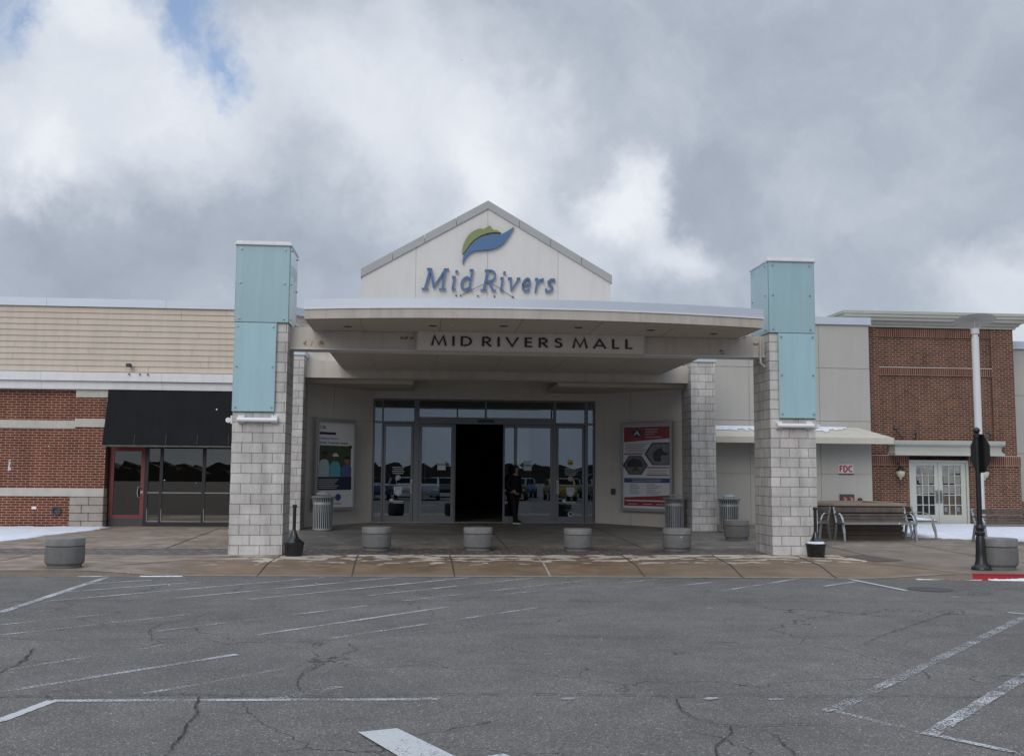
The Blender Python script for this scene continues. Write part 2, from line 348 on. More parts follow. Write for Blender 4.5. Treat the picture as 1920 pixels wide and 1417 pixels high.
PAINTS = [(.4, paint_mat('worn_paint_faint', .20)), (.6, paint_mat('worn_paint_thin', .36)), (.78, paint_mat('worn_paint_mid', .54)), (1.1, paint_mat('worn_paint_strong', .92))]
M_crack = mat('crack_fill', (.028, .027, .026), .95)

# ------------------------------------------------------------------ mesh helpers
SPLIT = {'bulkhead', 'soldier_course', 'bracket', 'beam_end_block', 'rust_stain', 'standoff_bolt', 'side_wall', 'stone_sill', 'hinge', 'seam', 'strut', 'end_cap', 'stone_band', 'cornice_band', 'glazing_bead', 'spike', 'stub', 'door_sticker'}
class MB:
    def __init__(s): s.v = []; s.f = []; s.m = []; s.mats = []; s.parts = []
    def _mi(s, m):
        if m is None: return 0
        if m not in s.mats: s.mats.append(m)
        return s.mats.index(m)
    def add(s, vs, fs, m=None):
        k = len(s.v); f0 = len(s.f); s.v += [tuple(p) for p in vs]; i = s._mi(m)
        for f in fs: s.f.append([k + j for j in f]); s.m.append(i)
        s.parts.append((k, len(s.v), f0, len(s.f)))
        return s
    def box(s, x0, x1, y0, y1, z0, z1, m=None):
        x0, x1 = sorted((x0, x1)); y0, y1 = sorted((y0, y1)); z0, z1 = sorted((z0, z1))
        return s.add([(x0, y0, z0), (x1, y0, z0), (x1, y1, z0), (x0, y1, z0), (x0, y0, z1), (x1, y0, z1), (x1, y1, z1), (x0, y1, z1)],
                     [(0, 3, 2, 1), (4, 5, 6, 7), (0, 1, 5, 4), (1, 2, 6, 5), (2, 3, 7, 6), (3, 0, 4, 7)], m)
    def prism(s, pts, a, b, axis='y', m=None):
        """polygon pts (u,v) extruded from a to b. axis y: (x,z); z: (x,y); x: (y,z)"""
        def P(u, v, w): return {'y': (u, w, v), 'z': (u, v, w), 'x': (w, u, v)}[axis]
        n = len(pts); vs = [P(u, v, a) for u, v in pts] + [P(u, v, b) for u, v in pts]
        fs = [tuple(range(n)), tuple(range(2 * n - 1, n - 1, -1))] + [(i, i + n, (i + 1) % n + n, (i + 1) % n) for i in range(n)]
        return s.add(vs, fs, m)
    def tube(s, pts, r, n=10, m=None, cap=True):
        pts = [Vector(p) for p in pts]; rs = r if isinstance(r, (list, tuple)) else [r] * len(pts)
        k = len(s.v); vs = []; prev = None
        for i, p in enumerate(pts):
            d = (pts[min(i + 1, len(pts) - 1)] - pts[max(i - 1, 0)]).normalized()
            if prev is None: a = d.orthogonal().normalized()
            else:
                a = prev - d * prev.dot(d)
                a = a.normalized() if a.length > 1e-6 else d.orthogonal().normalized()
            prev = a; c = d.cross(a)
            for j in range(n):
                t_ = 2 * math.pi * j / n; vs.append(p + (a * math.cos(t_) + c * math.sin(t_)) * rs[i])
        fs = [(i * n + j, i * n + (j + 1) % n, (i + 1) * n + (j + 1) % n, (i + 1) * n + j) for i in range(len(pts) - 1) for j in range(n)]
        if cap: fs += [tuple(range(n - 1, -1, -1)), tuple((len(pts) - 1) * n + j for j in range(n))]
        return s.add(vs, fs, m)
    def lathe(s, prof, c=(0, 0, 0), n=32, m=None, sx=1, sy=1):
        vs = []; 
        for r, z in prof:
            for j in range(n):
                t_ = 2 * math.pi * j / n; vs.append((c[0] + r * sx * math.cos(t_), c[1] + r * sy * math.sin(t_), c[2] + z))
        fs = [(i * n + j, i * n + (j + 1) % n, (i + 1) * n + (j + 1) % n, (i + 1) * n + j) for i in range(len(prof) - 1) for j in range(n)]
        fs += [tuple(range(n - 1, -1, -1)), tuple((len(prof) - 1) * n + j for j in range(n))]
        return s.add(vs, fs, m)
    def bar(s, a, b, w, h, m=None, up=(0, 0, 1)):
        a, b = Vector(a), Vector(b); d = (b - a).normalized(); u = Vector(up); sd_ = d.cross(u)
        if sd_.length < 1e-4: sd_ = d.cross(Vector((0, 1, 0)))
        sd_.normalize(); u = sd_.cross(d)
        vs = [q + sd_ * (w / 2) * i + u * (h / 2) * j for q in (a, b) for i, j in ((-1, -1), (1, -1), (1, 1), (-1, 1))]
        return s.add(vs, [(3, 2, 1, 0), (4, 5, 6, 7), (0, 1, 5, 4), (1, 2, 6, 5), (2, 3, 7, 6), (3, 0, 4, 7)], m)
    def build(s, name, m=None, parent=None, smooth=False, bevel=0.0, local=False, uvrot=False, origin=None):
        if name in SPLIT and parent is not None and len(s.parts) > 1:
            last = None
            for (v0, v1, f0, f1) in s.parts:
                q = MB(); q.mats = s.mats; q.v = s.v[v0:v1]; q.f = [[i - v0 for i in f] for f in s.f[f0:f1]]; q.m = s.m[f0:f1]; q.parts = [None]
                last = q.build(name, m, parent, smooth, bevel, local, uvrot, origin)
            return last
        off = Vector((0, 0, 0))
        if parent is not None and not local: off = parent_origin(parent)
        elif parent is None and not local:
            if origin is None:
                xs = [p[0] for p in s.v]; ys = [p[1] for p in s.v]; zs = [p[2] for p in s.v]
                origin = ((min(xs) + max(xs)) / 2, (min(ys) + max(ys)) / 2, min(zs))
            off = Vector(origin)
        bm = bmesh.new()
        bv = [bm.verts.new(p) for p in s.v]
        uvl = bm.loops.layers.uv.new('UVMap')
        for f, mi in zip(s.f, s.m):
            try: fc = bm.faces.new([bv[i] for i in f])
            except ValueError: continue
            fc.material_index = mi; fc.smooth = smooth
        bmesh.ops.recalc_face_normals(bm, faces=bm.faces)
        if bevel: bmesh.ops.bevel(bm, geom=[e for e in bm.edges], offset=bevel, segments=2 if bevel > .01 else 1, affect='EDGES', clamp_overlap=True)
        bm.normal_update()
        for fc in bm.faces:
            nx, ny, nz = (abs(c) for c in fc.normal)
            for lp in fc.loops:
                x, y, z = lp.vert.co
                if nz > max(nx, ny): lp[uvl].uv = (x, y)
                elif ny >= nx: lp[uvl].uv = (x, z)
                else: lp[uvl].uv = (y, z)
        for v in bm.verts: v.co -= off
        me = bpy.data.meshes.new(name); bm.to_mesh(me); bm.free()
        if s.mats and m is None:
            for q in s.mats: me.materials.append(q)
        else: me.materials.append(m)
        if smooth:
            try: me.set_sharp_from_angle(angle=R(40))
            except Exception: pass
        ob = bpy.data.objects.new(name, me); COL.objects.link(ob)
        if parent is not None:
            ob.parent = parent
        elif not local: ob.location = off
        return ob
def parent_origin(p):
    v = Vector((0, 0, 0))
    while p is not None: v += Vector(p.location); p = p.parent
    return v
def tag(o, label=None, cat=None, group=None, kind=None):
    if label: o['label'] = label
    if cat: o['category'] = cat
    if group: o['group'] = group
    if kind: o['kind'] = kind
    return o
def thing(name, label, cat, loc=(0, 0, 0), rz=0.0, group=None):
    o = bpy.data.objects.new(name, None); COL.objects.link(o); o.location = loc; o.rotation_euler = (0, 0, rz)
    o.empty_display_size = .2
    return tag(o, label, cat, group)
def copy_tree(o, parent=None):
    c = o.copy(); COL.objects.link(c); c.parent = parent
    for ch in list(o.children): copy_tree(ch, c)
    return c
def dup(o, loc, rz=0.0, label=None):
    c = copy_tree(o); c.location = loc; c.rotation_euler = (0, 0, rz)
    if label: c['label'] = label
    return c
def text_mesh(name, s, w, loc, m, parent=None, h=None, ext=.002, rotz=0.0, align='LEFT', local=False, bold=0.0):
    cu = bpy.data.curves.new(name, 'FONT'); cu.body = s; cu.extrude = .01; cu.size = 1; cu.offset = bold
    tmp = bpy.data.objects.new('tmp', cu); COL.objects.link(tmp)
    dg = bpy.context.evaluated_depsgraph_get(); me = bpy.data.meshes.new_from_object(tmp.evaluated_get(dg))
    bpy.data.objects.remove(tmp); bpy.data.curves.remove(cu)
    xs = [v.co.x for v in me.vertices]; ys = [v.co.y for v in me.vertices]
    x0, x1, y0, y1 = min(xs), max(xs), min(ys), max(ys)
    sx_ = w / (x1 - x0); sy_ = (h / (y1 - y0)) if h else sx_
    for v in me.vertices:
        x, y, z = v.co; v.co = ((x - x0) * sx_, -z * ext / .01, (y - y0) * sy_)
    me.materials.append(m); me.name = name
    ob = bpy.data.objects.new(name, me); COL.objects.link(ob)
    off = Vector((0, 0, 0)) if (local or parent is None) else parent_origin(parent)
    ob.location = Vector(loc) - off; ob.rotation_euler = (0, 0, rotz)
    if parent is not None: ob.parent = parent
    return ob
def gz(y): return 0.0 if y < 21 else .02 * (y - 21)
CURB = [(-40, 18.4), (-6.8, 17.5), (-3.4, 17.48), (-.76, 17.37), (1.92, 17.24), (6.46, 16.98), (7.36, 16.88), (10.0, 16.57), (40, 13.8)]
def curb_y(x):
    for (xa, ya), (xb, yb) in zip(CURB, CURB[1:]):
        if xa <= x <= xb: return ya + (yb - ya) * (x - xa) / (xb - xa)
    return CURB[0][1] if x < -40 else CURB[-1][1]
def sm(t_): t_ = max(0, min(1, t_)); return t_ * t_ * (3 - 2 * t_)
def edge_drop(x):                # how far the walk's front edge is lowered (flush ramp in the middle)
    return .094 * sm((x + 5.6) / 1.6) * sm((9.2 - x) / 1.6)
def walk_z(x, y):
    f = sm(1 - (y - curb_y(x)) / 1.5)
    return gz(y) - edge_drop(x) * f

# ------------------------------------------------------------------ ground
g = MB()
g.add([(-600, -600, -.1), (600, -600, -.1), (600, 700, -.1), (-600, 700, -.1)], [(0, 1, 2, 3)])
tag(g.build('asphalt_lot', M_asph, origin=(0, 0, -.1)), 'grey cracked asphalt parking lot and drive in front of the entrance', 'ground', kind='structure')
# sidewalk sheet with its kerb face
wk = MB(); xs = [-40, -30, -22, -16, -12, -10, -8] + [x * .5 for x in range(-14, 25)] + [13, 14, 16, 20, 26, 32, 40]
rows = [0, .15, .4, .7, 1.0, 1.3, 1.7]
vs = []; ys_ = [18.9 + .3 * i for i in range(1, 8)] + [21.0, 24, 28, 32, 40]
nr = len(rows) + len(ys_)
for x in xs:
    cy = curb_y(x)
    col_ = [cy + r for r in rows] + [max(y, cy + 1.7 + .02 * i) for i, y in enumerate(ys_)]
    for y in col_: vs.append((x, y, walk_z(x, y)))
fs = []
for i in range(len(xs) - 1):
    for j in range(nr - 1): fs.append((i * nr + j, (i + 1) * nr + j, (i + 1) * nr + j + 1, i * nr + j + 1))
wk.add(vs, fs)
tag(wk.build('sidewalk', M_walk, smooth=False, origin=(0, 0, 0)), 'wide brown concrete walk with a dark paver band', 'pavement', kind='structure')
kb = MB()
def kerb_run(mb, x0, x1, n, m):
    for i in range(n):
        xa = x0 + (x1 - x0) * i / n; xb = x0 + (x1 - x0) * (i + 1) / n
        za, zb = walk_z(xa, curb_y(xa)) + .004, walk_z(xb, curb_y(xb)) + .004
        ya, yb = curb_y(xa), curb_y(xb)
        mb.add([(xa, ya - .004, -.2), (xb, yb - .004, -.2), (xb, yb + .01, zb), (xa, ya + .01, za), (xa, ya + .16, za), (xb, yb + .16, zb)], [(0, 1, 2, 3), (3, 2, 5, 4)], m)
M_kerb = mat('kerb_concrete', (.235, .20, .165), .85, var=.2, vscale=5, bump=.3)
kerb_run(kb, -40, 9.35, 70, M_kerb); kerb_run(kb, 9.35, 40, 20, M_redp)
tag(kb.build('kerb', None, origin=(0, 17, -.1)), 'concrete kerb along the walk, painted red at its right end', 'kerb', kind='structure')
# joints cut in the walk
jt = MB()
def ribbon(mb, pts, w, zf, m=None, jit=0.0, taper=False):
    pts = [Vector((p[0], p[1])) for p in pts]; vs = []
    for i, p in enumerate(pts):
        d = (pts[min(i + 1, len(pts) - 1)] - pts[max(i - 1, 0)]).normalized(); n_ = Vector((-d.y, d.x))
        ww = w * (1 + random.uniform(-jit, jit)) / 2
        if taper and i in (0, len(pts) - 1): ww *= .25
        for s_ in (-1, 1):
            q = p + n_ * ww * s_; vs.append((q.x, q.y, zf(q.x, q.y)))
    mb.add(vs, [(2 * i, 2 * i + 1, 2 * i + 3, 2 * i + 2) for i in range(len(pts) - 1)], m)
def sub(p, q, n): return [(p[0] + (q[0] - p[0]) * i / n, p[1] + (q[1] - p[1]) * i / n) for i in range(n + 1)]
M_joint = mat('joint_dark', (.06, .045, .035), .9)
M_jointl = mat('joint_light', (.34, .31, .27), .9)
wz = lambda x, y: walk_z(x, y) + .006
for x0, y0, x1, y1, lm in [(-2.72, 20.6, -2.7, 17.5, 0), (-1.21, 20.6, -1.12, 17.42, 0), (.61, 20.6, .60, 17.32, 0), (2.34, 20.6, 2.22, 17.24, 1), (4.1, 20.6, 3.83, 17.15, 0),
                           (5.99, 20.6, 5.5, 17.05, 0), (7.7, 20.4, 7.1, 16.95, 0), (-5.3, 18.4, -3.4, 20.3, 0), (8.36, 19.4, 9.3, 16.7, 0), (-7.5, 20.6, -7.6, 17.6, 0), (-9.6, 20.6, -9.7, 17.6, 0),
                           (-1.1, 22.1, -1.1, 29.6, 0), (1.9, 22.1, 1.9, 30.0, 0), (4.9, 22.1, 4.9, 29.9, 0), (9.3, 20.7, 9.3, 24, 0), (11.6, 16.6, 11.6, 24, 0), (-5.3, 22.1, -5.3, 28, 0), (-3.8, 26.0, 8.0, 26.0, 0)]:
    ribbon(jt, sub((x0, y0), (x1, y1), 26), .026 if not lm else .035, wz, M_jointl if lm else M_joint, jit=.3)
tag(jt.build('sidewalk_joints', None, origin=(0, 20, 0)), 'cut joints across the concrete walk', 'joint', kind='structure')
ap = MB(); ap.add([(x, y, walk_z(x, y) + .008) for x, y in [(8.62, 20.43), (9.25, 20.66), (9.45, 19.3), (8.75, 19.0)]], [(0, 1, 2, 3)])
tag(ap.build('pavement_plate', M_plate), 'reddish brown worn paver patch set in the walk right of the right pillar', 'ground patch', kind='structure')
# road markings
mk = MB(); mz = lambda x, y: -.0955
MARKS = [(-2.89, 7.54, -2.75, 8.15, .11, 1), (-2.75, 8.15, .16, 8.04, .09, .70), (-3.26, 8.48, -1.72, 10.08, .09, .62), (-3.61, 9.36, -2.53, 10.66, .08, .35), (-2.13, 8.36, -1.15, 9.36, .08, .3), (-1.14, 8.07, -.62, 8.55, .1, .5),
 (-4.69, 12.08, -3.75, 12.96, .08, .4), (-4.4, 11.35, -2.54, 13.11, .08, .4), (-2.85, 11.54, -.66, 13.62, .09, .5), (-1.72, 11.24, .39, 13.47, .09, .62), (-.91, 10.99, 1.57, 13.38, .09, .55), (-4.9, 13.1, -4.54, 13.33, .08, .4),
 (-5.13, 16.28, -4.25, 16.89, .1, .6), (-5.09, 15.23, -3.4, 16.63, .1, .6), (-4.94, 14.19, -1.55, 17.3, .1, .62), (-3.32, 14.49, -.36, 17.26, .1, .6), (-2.29, 14.34, .85, 17.2, .1, .6), (-.71, 14.72, 1.91, 17.11, .09, .6),
 (-.21, 14.1, 2.86, 16.83, .09, .42), (1.36, 14.93, 3.93, 16.81, .09, .42), (-5.09, 13.11, -5.08, 17.3, .14, .75), (3.62, 15.49, 5.17, 16.71, .09, .42), (4.51, 15.11, 6.4, 16.9, .09, .62), (6.37, 15.72, 7.2, 16.42, .09, .65),
 (7.26, 16.8, 7.42, 15.11, .1, .78), (3.07, 7.48, 7.52, 12.22, .13, .55), (3.44, 6.75, 5.42, 8.77, .13, .74), (3.04, 7.55, 3.46, 6.78, .08, .55), (3.46, 6.78, 4.4, 5.4, .08, .72), (1.35, 12.1, 2.7, 13.4, .09, .38), (7.57, 12.66, 9.0, 11.0, .1, .7),
 (-2.89, 7.54, -4.5, 4.2, .11, .9)]
for x0, y0, x1, y1, w, k in MARKS:
    ribbon(mk, sub((x0, y0), (x1, y1), 30), w * .85, mz, next(p for th, p in PAINTS if k < th), jit=.12)
    mz = (lambda q: (lambda x, y: q))(mz(0, 0) + .00012)
for poly in ([(-.39, 7.05), (-.13, 7.14), (.54, 5.85), (.21, 5.78)], [(.29, 6.35), (.54, 6.47), (.96, 5.82), (.64, 5.66)]):
    mk.add([(x, y, -.0905) for x, y in poly], [(0, 1, 2, 3)], PAINTS[3][1])
for sx_, sy_ in [(1.17, 8.0), (2.29, 7.94), (2.77, 7.87), (3.05, 7.48), (7.75, 14.29), (3.79, 13.2), (.1, 8.04), (-3.45, 12.24)]:
    n_ = 9; mk.add([(sx_ + .085 * random.uniform(.3, 1.2) * math.cos(6.283 * i / n_), sy_ + .05 * random.uniform(.3, 1.3) * math.sin(6.283 * i / n_), -.0905) for i in range(n_)], [tuple(range(n_))], PAINTS[2][1])
tag(mk.build('road_markings', None, origin=(0, 12, -.0955)), 'worn white painted lines and hatching on the asphalt', 'road marking', kind='structure')
# paving seams and cracks
CRACKS = [[(-4.4, 8.5), (-3.19, 8.3), (-2.58, 8.25), (-2.15, 8.28), (-1.81, 8.3), (-1.57, 8.21), (-1.25, 8.25), (-.75, 8.16), (-.09, 8.19), (.75, 8.18), (1.76, 8.08), (2.08, 8.01), (2.44, 8.06), (3.02, 7.97), (4.13, 7.91), (6.5, 7.7)],
 [(-1.67, 8.22), (-1.64, 7.92), (-1.56, 7.65), (-1.58, 7.37), (-1.54, 7.09), (-1.53, 6.55), (-1.6, 5.9)], [(-.89, 8.29), (-1.01, 8.81), (-.98, 9.11), (-.86, 9.52), (-.75, 9.98), (-.59, 10.26), (-.72, 10.68)],
 [(-4.33, 11.17), (-3.56, 10.97), (-2.66, 11.0), (-1.58, 11.02), (-1.01, 10.82), (-.47, 11.04), (.45, 11.36), (1.05, 11.57)], [(-3.74, 10.47), (-3.59, 9.92), (-3.57, 9.48), (-3.58, 9.29), (-3.7, 8.9)],
 [(-4.09, 12.65), (-3.69, 12.17), (-3.49, 12.08)], [(-2.73, 10.93), (-2.94, 11.66), (-2.92, 12.05), (-2.62, 12.55), (-2.58, 13.07)],
 [(-9, 14.3), (-5.5, 14.15), (-3.47, 14.26), (-1.32, 14.08), (1.28, 14.06), (3.76, 13.87), (6.01, 13.8), (8.37, 13.61), (13, 13.2)], [(.99, 10.91), (2.95, 10.89), (4.1, 10.81), (5.36, 10.93), (6.68, 10.88), (9, 10.7)],
 [(2.0, 7.94), (1.95, 7.58), (1.98, 7.33), (2.17, 7.06), (2.12, 6.87), (1.91, 6.55), (1.8, 6.1)], [(2.36, 7.0), (2.4, 6.76), (2.36, 6.5), (2.38, 6.31), (2.5, 5.9)], [(2.17, 7.06), (2.48, 7.07), (2.92, 7.1)],
 [(6.95, 12.83), (5.76, 11.62), (5.03, 10.87), (4.6, 10.34)], [(8.45, 15.75), (8.6, 15.22), (8.53, 14.67)], [(7.45, 13.08), (7.52, 12.46), (7.57, 12.32)], [(-5.2, 12.2), (-4.0, 11.6), (-2.6, 12.3), (-.6, 12.9)]]
ck_ = MB(); rc = random.Random(3)
def crackle(pts):
    out = [pts[0]]
    for a, b in zip(pts, pts[1:]):
        L_ = math.dist(a, b); n_ = max(2, int(L_ / .04))
        off = 0
        for i in range(1, n_):
            f = i / n_; off = off * .6 + rc.uniform(-1, 1) * .018
            out.append((a[0] + (b[0] - a[0]) * f + off * .6, a[1] + (b[1] - a[1]) * f + off))
        out.append(b)
    return out
for i, c in enumerate(CRACKS):
    w = [.009, .012, .007, .008, .013, .007, .007, .010, .006, .009, .008, .007, .008, .009, .007, .006][i]
    ribbon(ck_, crackle(c), w, lambda x, y, q=-.0875 + .00015 * i: q, None, jit=.85, taper=True)
tag(ck_.build('pavement_cracks', M_crack, origin=(0, 10, -.0875)), 'long dark cracks and seams in the asphalt', 'crack', kind='structure')
mh = MB(); mh.lathe([(.34, 0), (.34, .004), (.27, .005), (.26, .003), (.0, .003)], (7.9, 15.3, -.0965), 40)
tag(mh.build('manhole_cover', M_darkgrey), 'round dark manhole cover in the asphalt near the right kerb', 'manhole cover')

# ------------------------------------------------------------------ walls with open panel joints
def panels(mb, x0, x1, z0, z1, Y, xj, zj, t=.25, gap=.016, m=None):
    xs_ = [x0] + sorted(xj) + [x1]; zs_ = [z0] + sorted(zj) + [z1]
    for i in range(len(xs_) - 1):
        for j in range(len(zs_) - 1):
            a = xs_[i] + (gap / 2 if i else 0); b_ = xs_[i + 1] - (gap / 2 if i < len(xs_) - 2 else 0)
            c = zs_[j] + (gap / 2 if j else 0); d = zs_[j + 1] - (gap / 2 if j < len(zs_) - 2 else 0)
            mb.box(a, b_, Y, Y + .018, c, d, m)
    mb.box(x0, x1, Y + .0185, Y + t, z0, z1, m)

# ------------------------------------------------------------------ front pillars
def bolt(mb, x, y, z, r=.017, axis='y'):
    if axis == 'y': mb.tube([(x, y, z), (x, y - .03, z)], r, 10)
    else: mb.tube([(x, y, z), (x + (.03 if axis == '+x' else -.03), y, z)], r, 10)
def front_pillar(x0, x1, px0, px1, side, label, topz):
    YF = 20.70; D = 1.04; cx_ = (x0 + x1) / 2
    t_ = thing('block_pillar', label, 'pillar', (cx_, YF + D / 2, 0))
    mb = MB(); mb.box(x0, x1, YF, YF + D, -.02, 4.64); ob = mb.build('block_shaft', M_cmu, t_)
    # align courses with the ground, vertical joints with the left edge
    me = ob.data
    for d in me.uv_layers[0].data: d.uv.x -= (x0 + (.20 if side > 0 else .0)); d.uv.y += .02
    gx0, gx1 = x0 - .005, x1 + .005
    for nm, box_ in (('front_glass', (gx0, gx1, YF - .05, YF - .03)), ('rear_glass', (gx0, gx1, YF + D + .03, YF + D + .05))):
        MB().box(*box_, 4.645, topz).build(nm, M_tealg, t_, bevel=.003)
    gi = MB().box(gx0 - .02, gx0 - .002, YF - .028, YF + D + .028, 4.645, topz); gi.build('side_glass', M_tealg, t_, bevel=.003)
    gi = MB().box(gx1 + .002, gx1 + .02, YF - .028, YF + D + .028, 4.645, topz); gi.build('side_glass', M_tealg, t_, bevel=.003)
    MB().box(x0 + .08, x1 - .08, YF + .06, YF + D - .06, 4.642, topz - .02).build('inner_frame', M_tealedge, t_)
    lp = MB().box(px0, px1, YF - .055, YF - .035, 2.845, 4.632).build('lower_glass', M_tealg2, t_, bevel=.003)
    e = MB()
    for a in ((px0 - .002, px0 + .018), (px1 - .018, px1 + .002)): e.box(*a, YF - .0575, YF - .034, 2.842, 4.635)
    e.box(px0 + .0185, px1 - .0185, YF - .0575, YF - .034, 2.842, 2.875)
    e.build('polished_edge', M_tealedge, lp)
    cp = MB(); cp.box(x0 - .045, x1 + .045, YF - .09, YF + D + .09, topz, topz + .045).box(x0 - .02, x1 + .02, YF - .065, YF + D + .065, topz + .0455, topz + .085)
    cp.build('metal_cap', M_white, t_, bevel=.004)
    bo_ = MB()
    for z in (4.72, 5.45, topz - .08):
        for x in (x0 + .08, x1 - .09): bolt(bo_, x, YF - .05, z)
        for y in (YF + .1, YF + D - .1):
            bolt(bo_, x1 + .025, y, z, axis='+x'); bolt(bo_, x0 - .025, y, z, axis='-x')
    for z in (2.93, 3.75, 4.56):
        for x in (px0 + .06, px1 - .06): bolt(bo_, x, YF - .055, z)
    bo_.build('standoff_bolt', M_alul, t_)
    return t_
front_pillar(-3.77, -2.72, -3.775, -2.945, -1, 'grey block pillar with teal glass tower, left of the entrance canopy', 6.22)
front_pillar(7.30, 8.28, 7.485, 8.285, 1, 'grey block pillar with teal glass tower, right of the entrance canopy', 6.17)

def back_pillar(x0, x1, label):
    t_ = thing('block_pillar', label, 'pillar', ((x0 + x1) / 2, 27.6, .12))
    ob = MB().box(x0, x1, 27.1, 28.1, .1, 4.72).build('block_shaft', M_cmu, t_)
    for d in ob.data.uv_layers[0].data: d.uv.x -= x0; d.uv.y -= .12
    MB().box(x0 - .03, x1 + .03, 27.06, 28.14, 4.722, 4.86).build('metal_cap', M_coping, t_, bevel=.004)
back_pillar(-4.05, -3.12, 'plain grey block pillar behind the left glass-topped pillar')
back_pillar(7.34, 8.02, 'plain grey block pillar behind the right glass-topped pillar')

def tube_light(x, y, z, label, rz=0.0, w=.78):
    t_ = thing('wall_light', label, 'light', (x, y, z), rz, 'tube lights on the glass-topped pillars')
    b_ = MB()
    for s_ in (-1, 1): b_.box(s_ * (w / 2 - .065) - .065, s_ * (w / 2 - .065) + .065, -.06, 0, -.08, .08)
    b_.build('bracket', M_whitep, t_, bevel=.006, local=True)
    MB().tube([(-w / 2 + .03, -.105, -.01), (w / 2 - .03, -.105, -.01)], .046, 16).build('tube', M_lens, t_, smooth=True, local=True)
    c = MB()
    for s_ in (-1, 1): c.tube([(s_ * (w / 2 - .03), -.105, -.01), (s_ * (w / 2 + .005), -.105, -.01)], .052, 14)
    c.build('end_cap', M_whitep, t_, local=True)
tube_light(-3.26, 20.70, 2.68, 'white tube light on the front face of the left block pillar')
tube_light(-3.77, 21.22, 2.68, 'white tube light seen end-on at the outer side of the left block pillar', R(-90))
tube_light(7.80, 20.70, 2.69, 'white tube light on the front face of the right block pillar')
tube_light(8.28, 21.22, 2.69, 'white tube light seen end-on at the outer side of the right block pillar', R(90))

# ------------------------------------------------------------------ canopy
cn = thing('entrance_canopy', 'large bowed beige entrance canopy with grey metal edge on two beams', 'canopy', (2.26, 22, 0))
XA, XB, YE, BUL = -2.26, 6.77, 19.52, .58
def arc(y_off=0.0, n=36, ex=0.0):
    out = []
    for i in range(n + 1):
        f = i / n; x = XA - ex + (XB - XA + 2 * ex) * f
        out.append((x, YE - BUL * (1 - (2 * f - 1) ** 2) + y_off))
    return out
def slab(z0, z1, off, ex, mt_, nm, back=27.38):
    pts = arc(off, ex=ex); poly = pts + [(XB + ex, back), (XA - ex, back)]
    MB().prism(poly, z0, z1, 'z').build(nm, mt_, cn)
slab(4.562, 4.745, 0, 0, M_canopy, 'fascia')
slab(4.7455, 4.77, -.02, .02, M_white, 'drip_edge')
slab(4.7705, 4.94, -.012, .012, M_coping, 'metal_edge')
# soffit boards in front of the beam and recessed deck behind it
sf = MB(); sxs = [-2.2, -1.2, .35, 1.9, 3.45, 5.0, 6.7]
for a, b_ in zip(sxs, sxs[1:]):
    def yy(x): f = (x - XA) / (XB - XA); return YE - BUL * (1 - (2 * f - 1) ** 2) + .07
    sf.prism([(a + .008, yy(a)), ((a + b_) / 2, yy((a + b_) / 2)), (b_ - .008, yy(b_)), (b_ - .008, 20.99), (a + .008, 20.99)], 4.548, 4.5615, 'z')
sf.build('front_soffit', M_soffit, cn)
sf = MB()
for a, b_ in zip([-2.12, -1.2, .35, 1.9, 3.45, 5.0], [-1.2, .35, 1.9, 3.45, 5.0, 6.57]):
    for c, d in ((21.51, 24.4), (24.4, 27.38)): sf.box(a + .009, b_ - .009, c + .006, d - .006, 4.392, 4.402)
sf.box(-2.12, 6.57, 21.51, 27.38, 4.4025, 4.5615)
sf.build('rear_soffit', M_soffit, cn)
bmx = MB(); bmx.box(-2.72, 7.30, 21.0, 21.5, 4.175, 4.545); bmx.build('front_beam', M_beam, cn)
bt = MB(); bt.box(-2.715, -2.0, 21.0 - .0, 21.5, 4.5455, 4.61).box(6.9, 7.295, 21.0, 21.5, 4.5455, 4.61); bt.build('beam_end_block', M_beam, cn)
fl_ = MB(); fl_.box(-2.725, 7.305, 20.985, 21.515, 4.155, 4.1745); fl_.build('beam_flange', M_white, cn)
bb = MB(); bb.box(-3.12, 7.34, 27.40, 27.85, 4.18, 4.62); bb.build('rear_beam', M_beam, cn)
fl_ = MB(); fl_.box(-3.118, 7.338, 27.385, 27.86, 4.162, 4.1795); fl_.build('beam_flange', M_beam, cn)
st = MB(); 
for x0, x1, z0, z1 in [(-2.45, -2.22, 4.20, 4.38), (-2.16, -2.02, 4.19, 4.36), (6.30, 6.52, 4.19, 4.33), (6.95, 7.2, 4.40, 4.47), (-.55, -.12, 4.38, 4.47)]:
    n_ = 11; cx_, cz_ = (x0 + x1) / 2, (z0 + z1) / 2
    st.add([(cx_ + (x1 - x0) / 2 * random.uniform(.6, 1.05) * math.cos(6.283 * i / n_), 20.996, cz_ + (z1 - z0) / 2 * random.uniform(.6, 1.05) * math.sin(6.283 * i / n_)) for i in range(n_)], [tuple(range(n_))])
st.build('rust_stain', paint_mat('rust_runs', .42, (.30, .19, .10), 9, 5), cn)
dp = MB(); dp.tube([(7.20, 20.95, 4.60), (7.20, 20.95, 4.02), (7.29, 20.95, 3.94)], .03, 8); dp.build('drain_pipe', M_beam, cn)
cams = MB(); cams.lathe([(.0, -.06), (.04, -.05), (.055, 0)], (2.3, 21.7, 4.39), 16)
tag(cams.build('dome_camera', M_black), 'small black dome camera under the canopy beam', 'camera')
for i, (x, y) in enumerate([(-1.5, 20.35), (.2, 20.0), (1.6, 19.85), (3.1, 19.85), (4.6, 20.0), (6.0, 20.35)]):
    dl = MB(); dl.lathe([(.085, 0), (.085, -.006), (.07, -.007), (.0, -.004)], (x, y, 4.547), 20)
    tag(dl.build('downlight', M_darkgrey), 'round recessed downlight in the front canopy soffit', 'light', 'downlights in the canopy soffit')
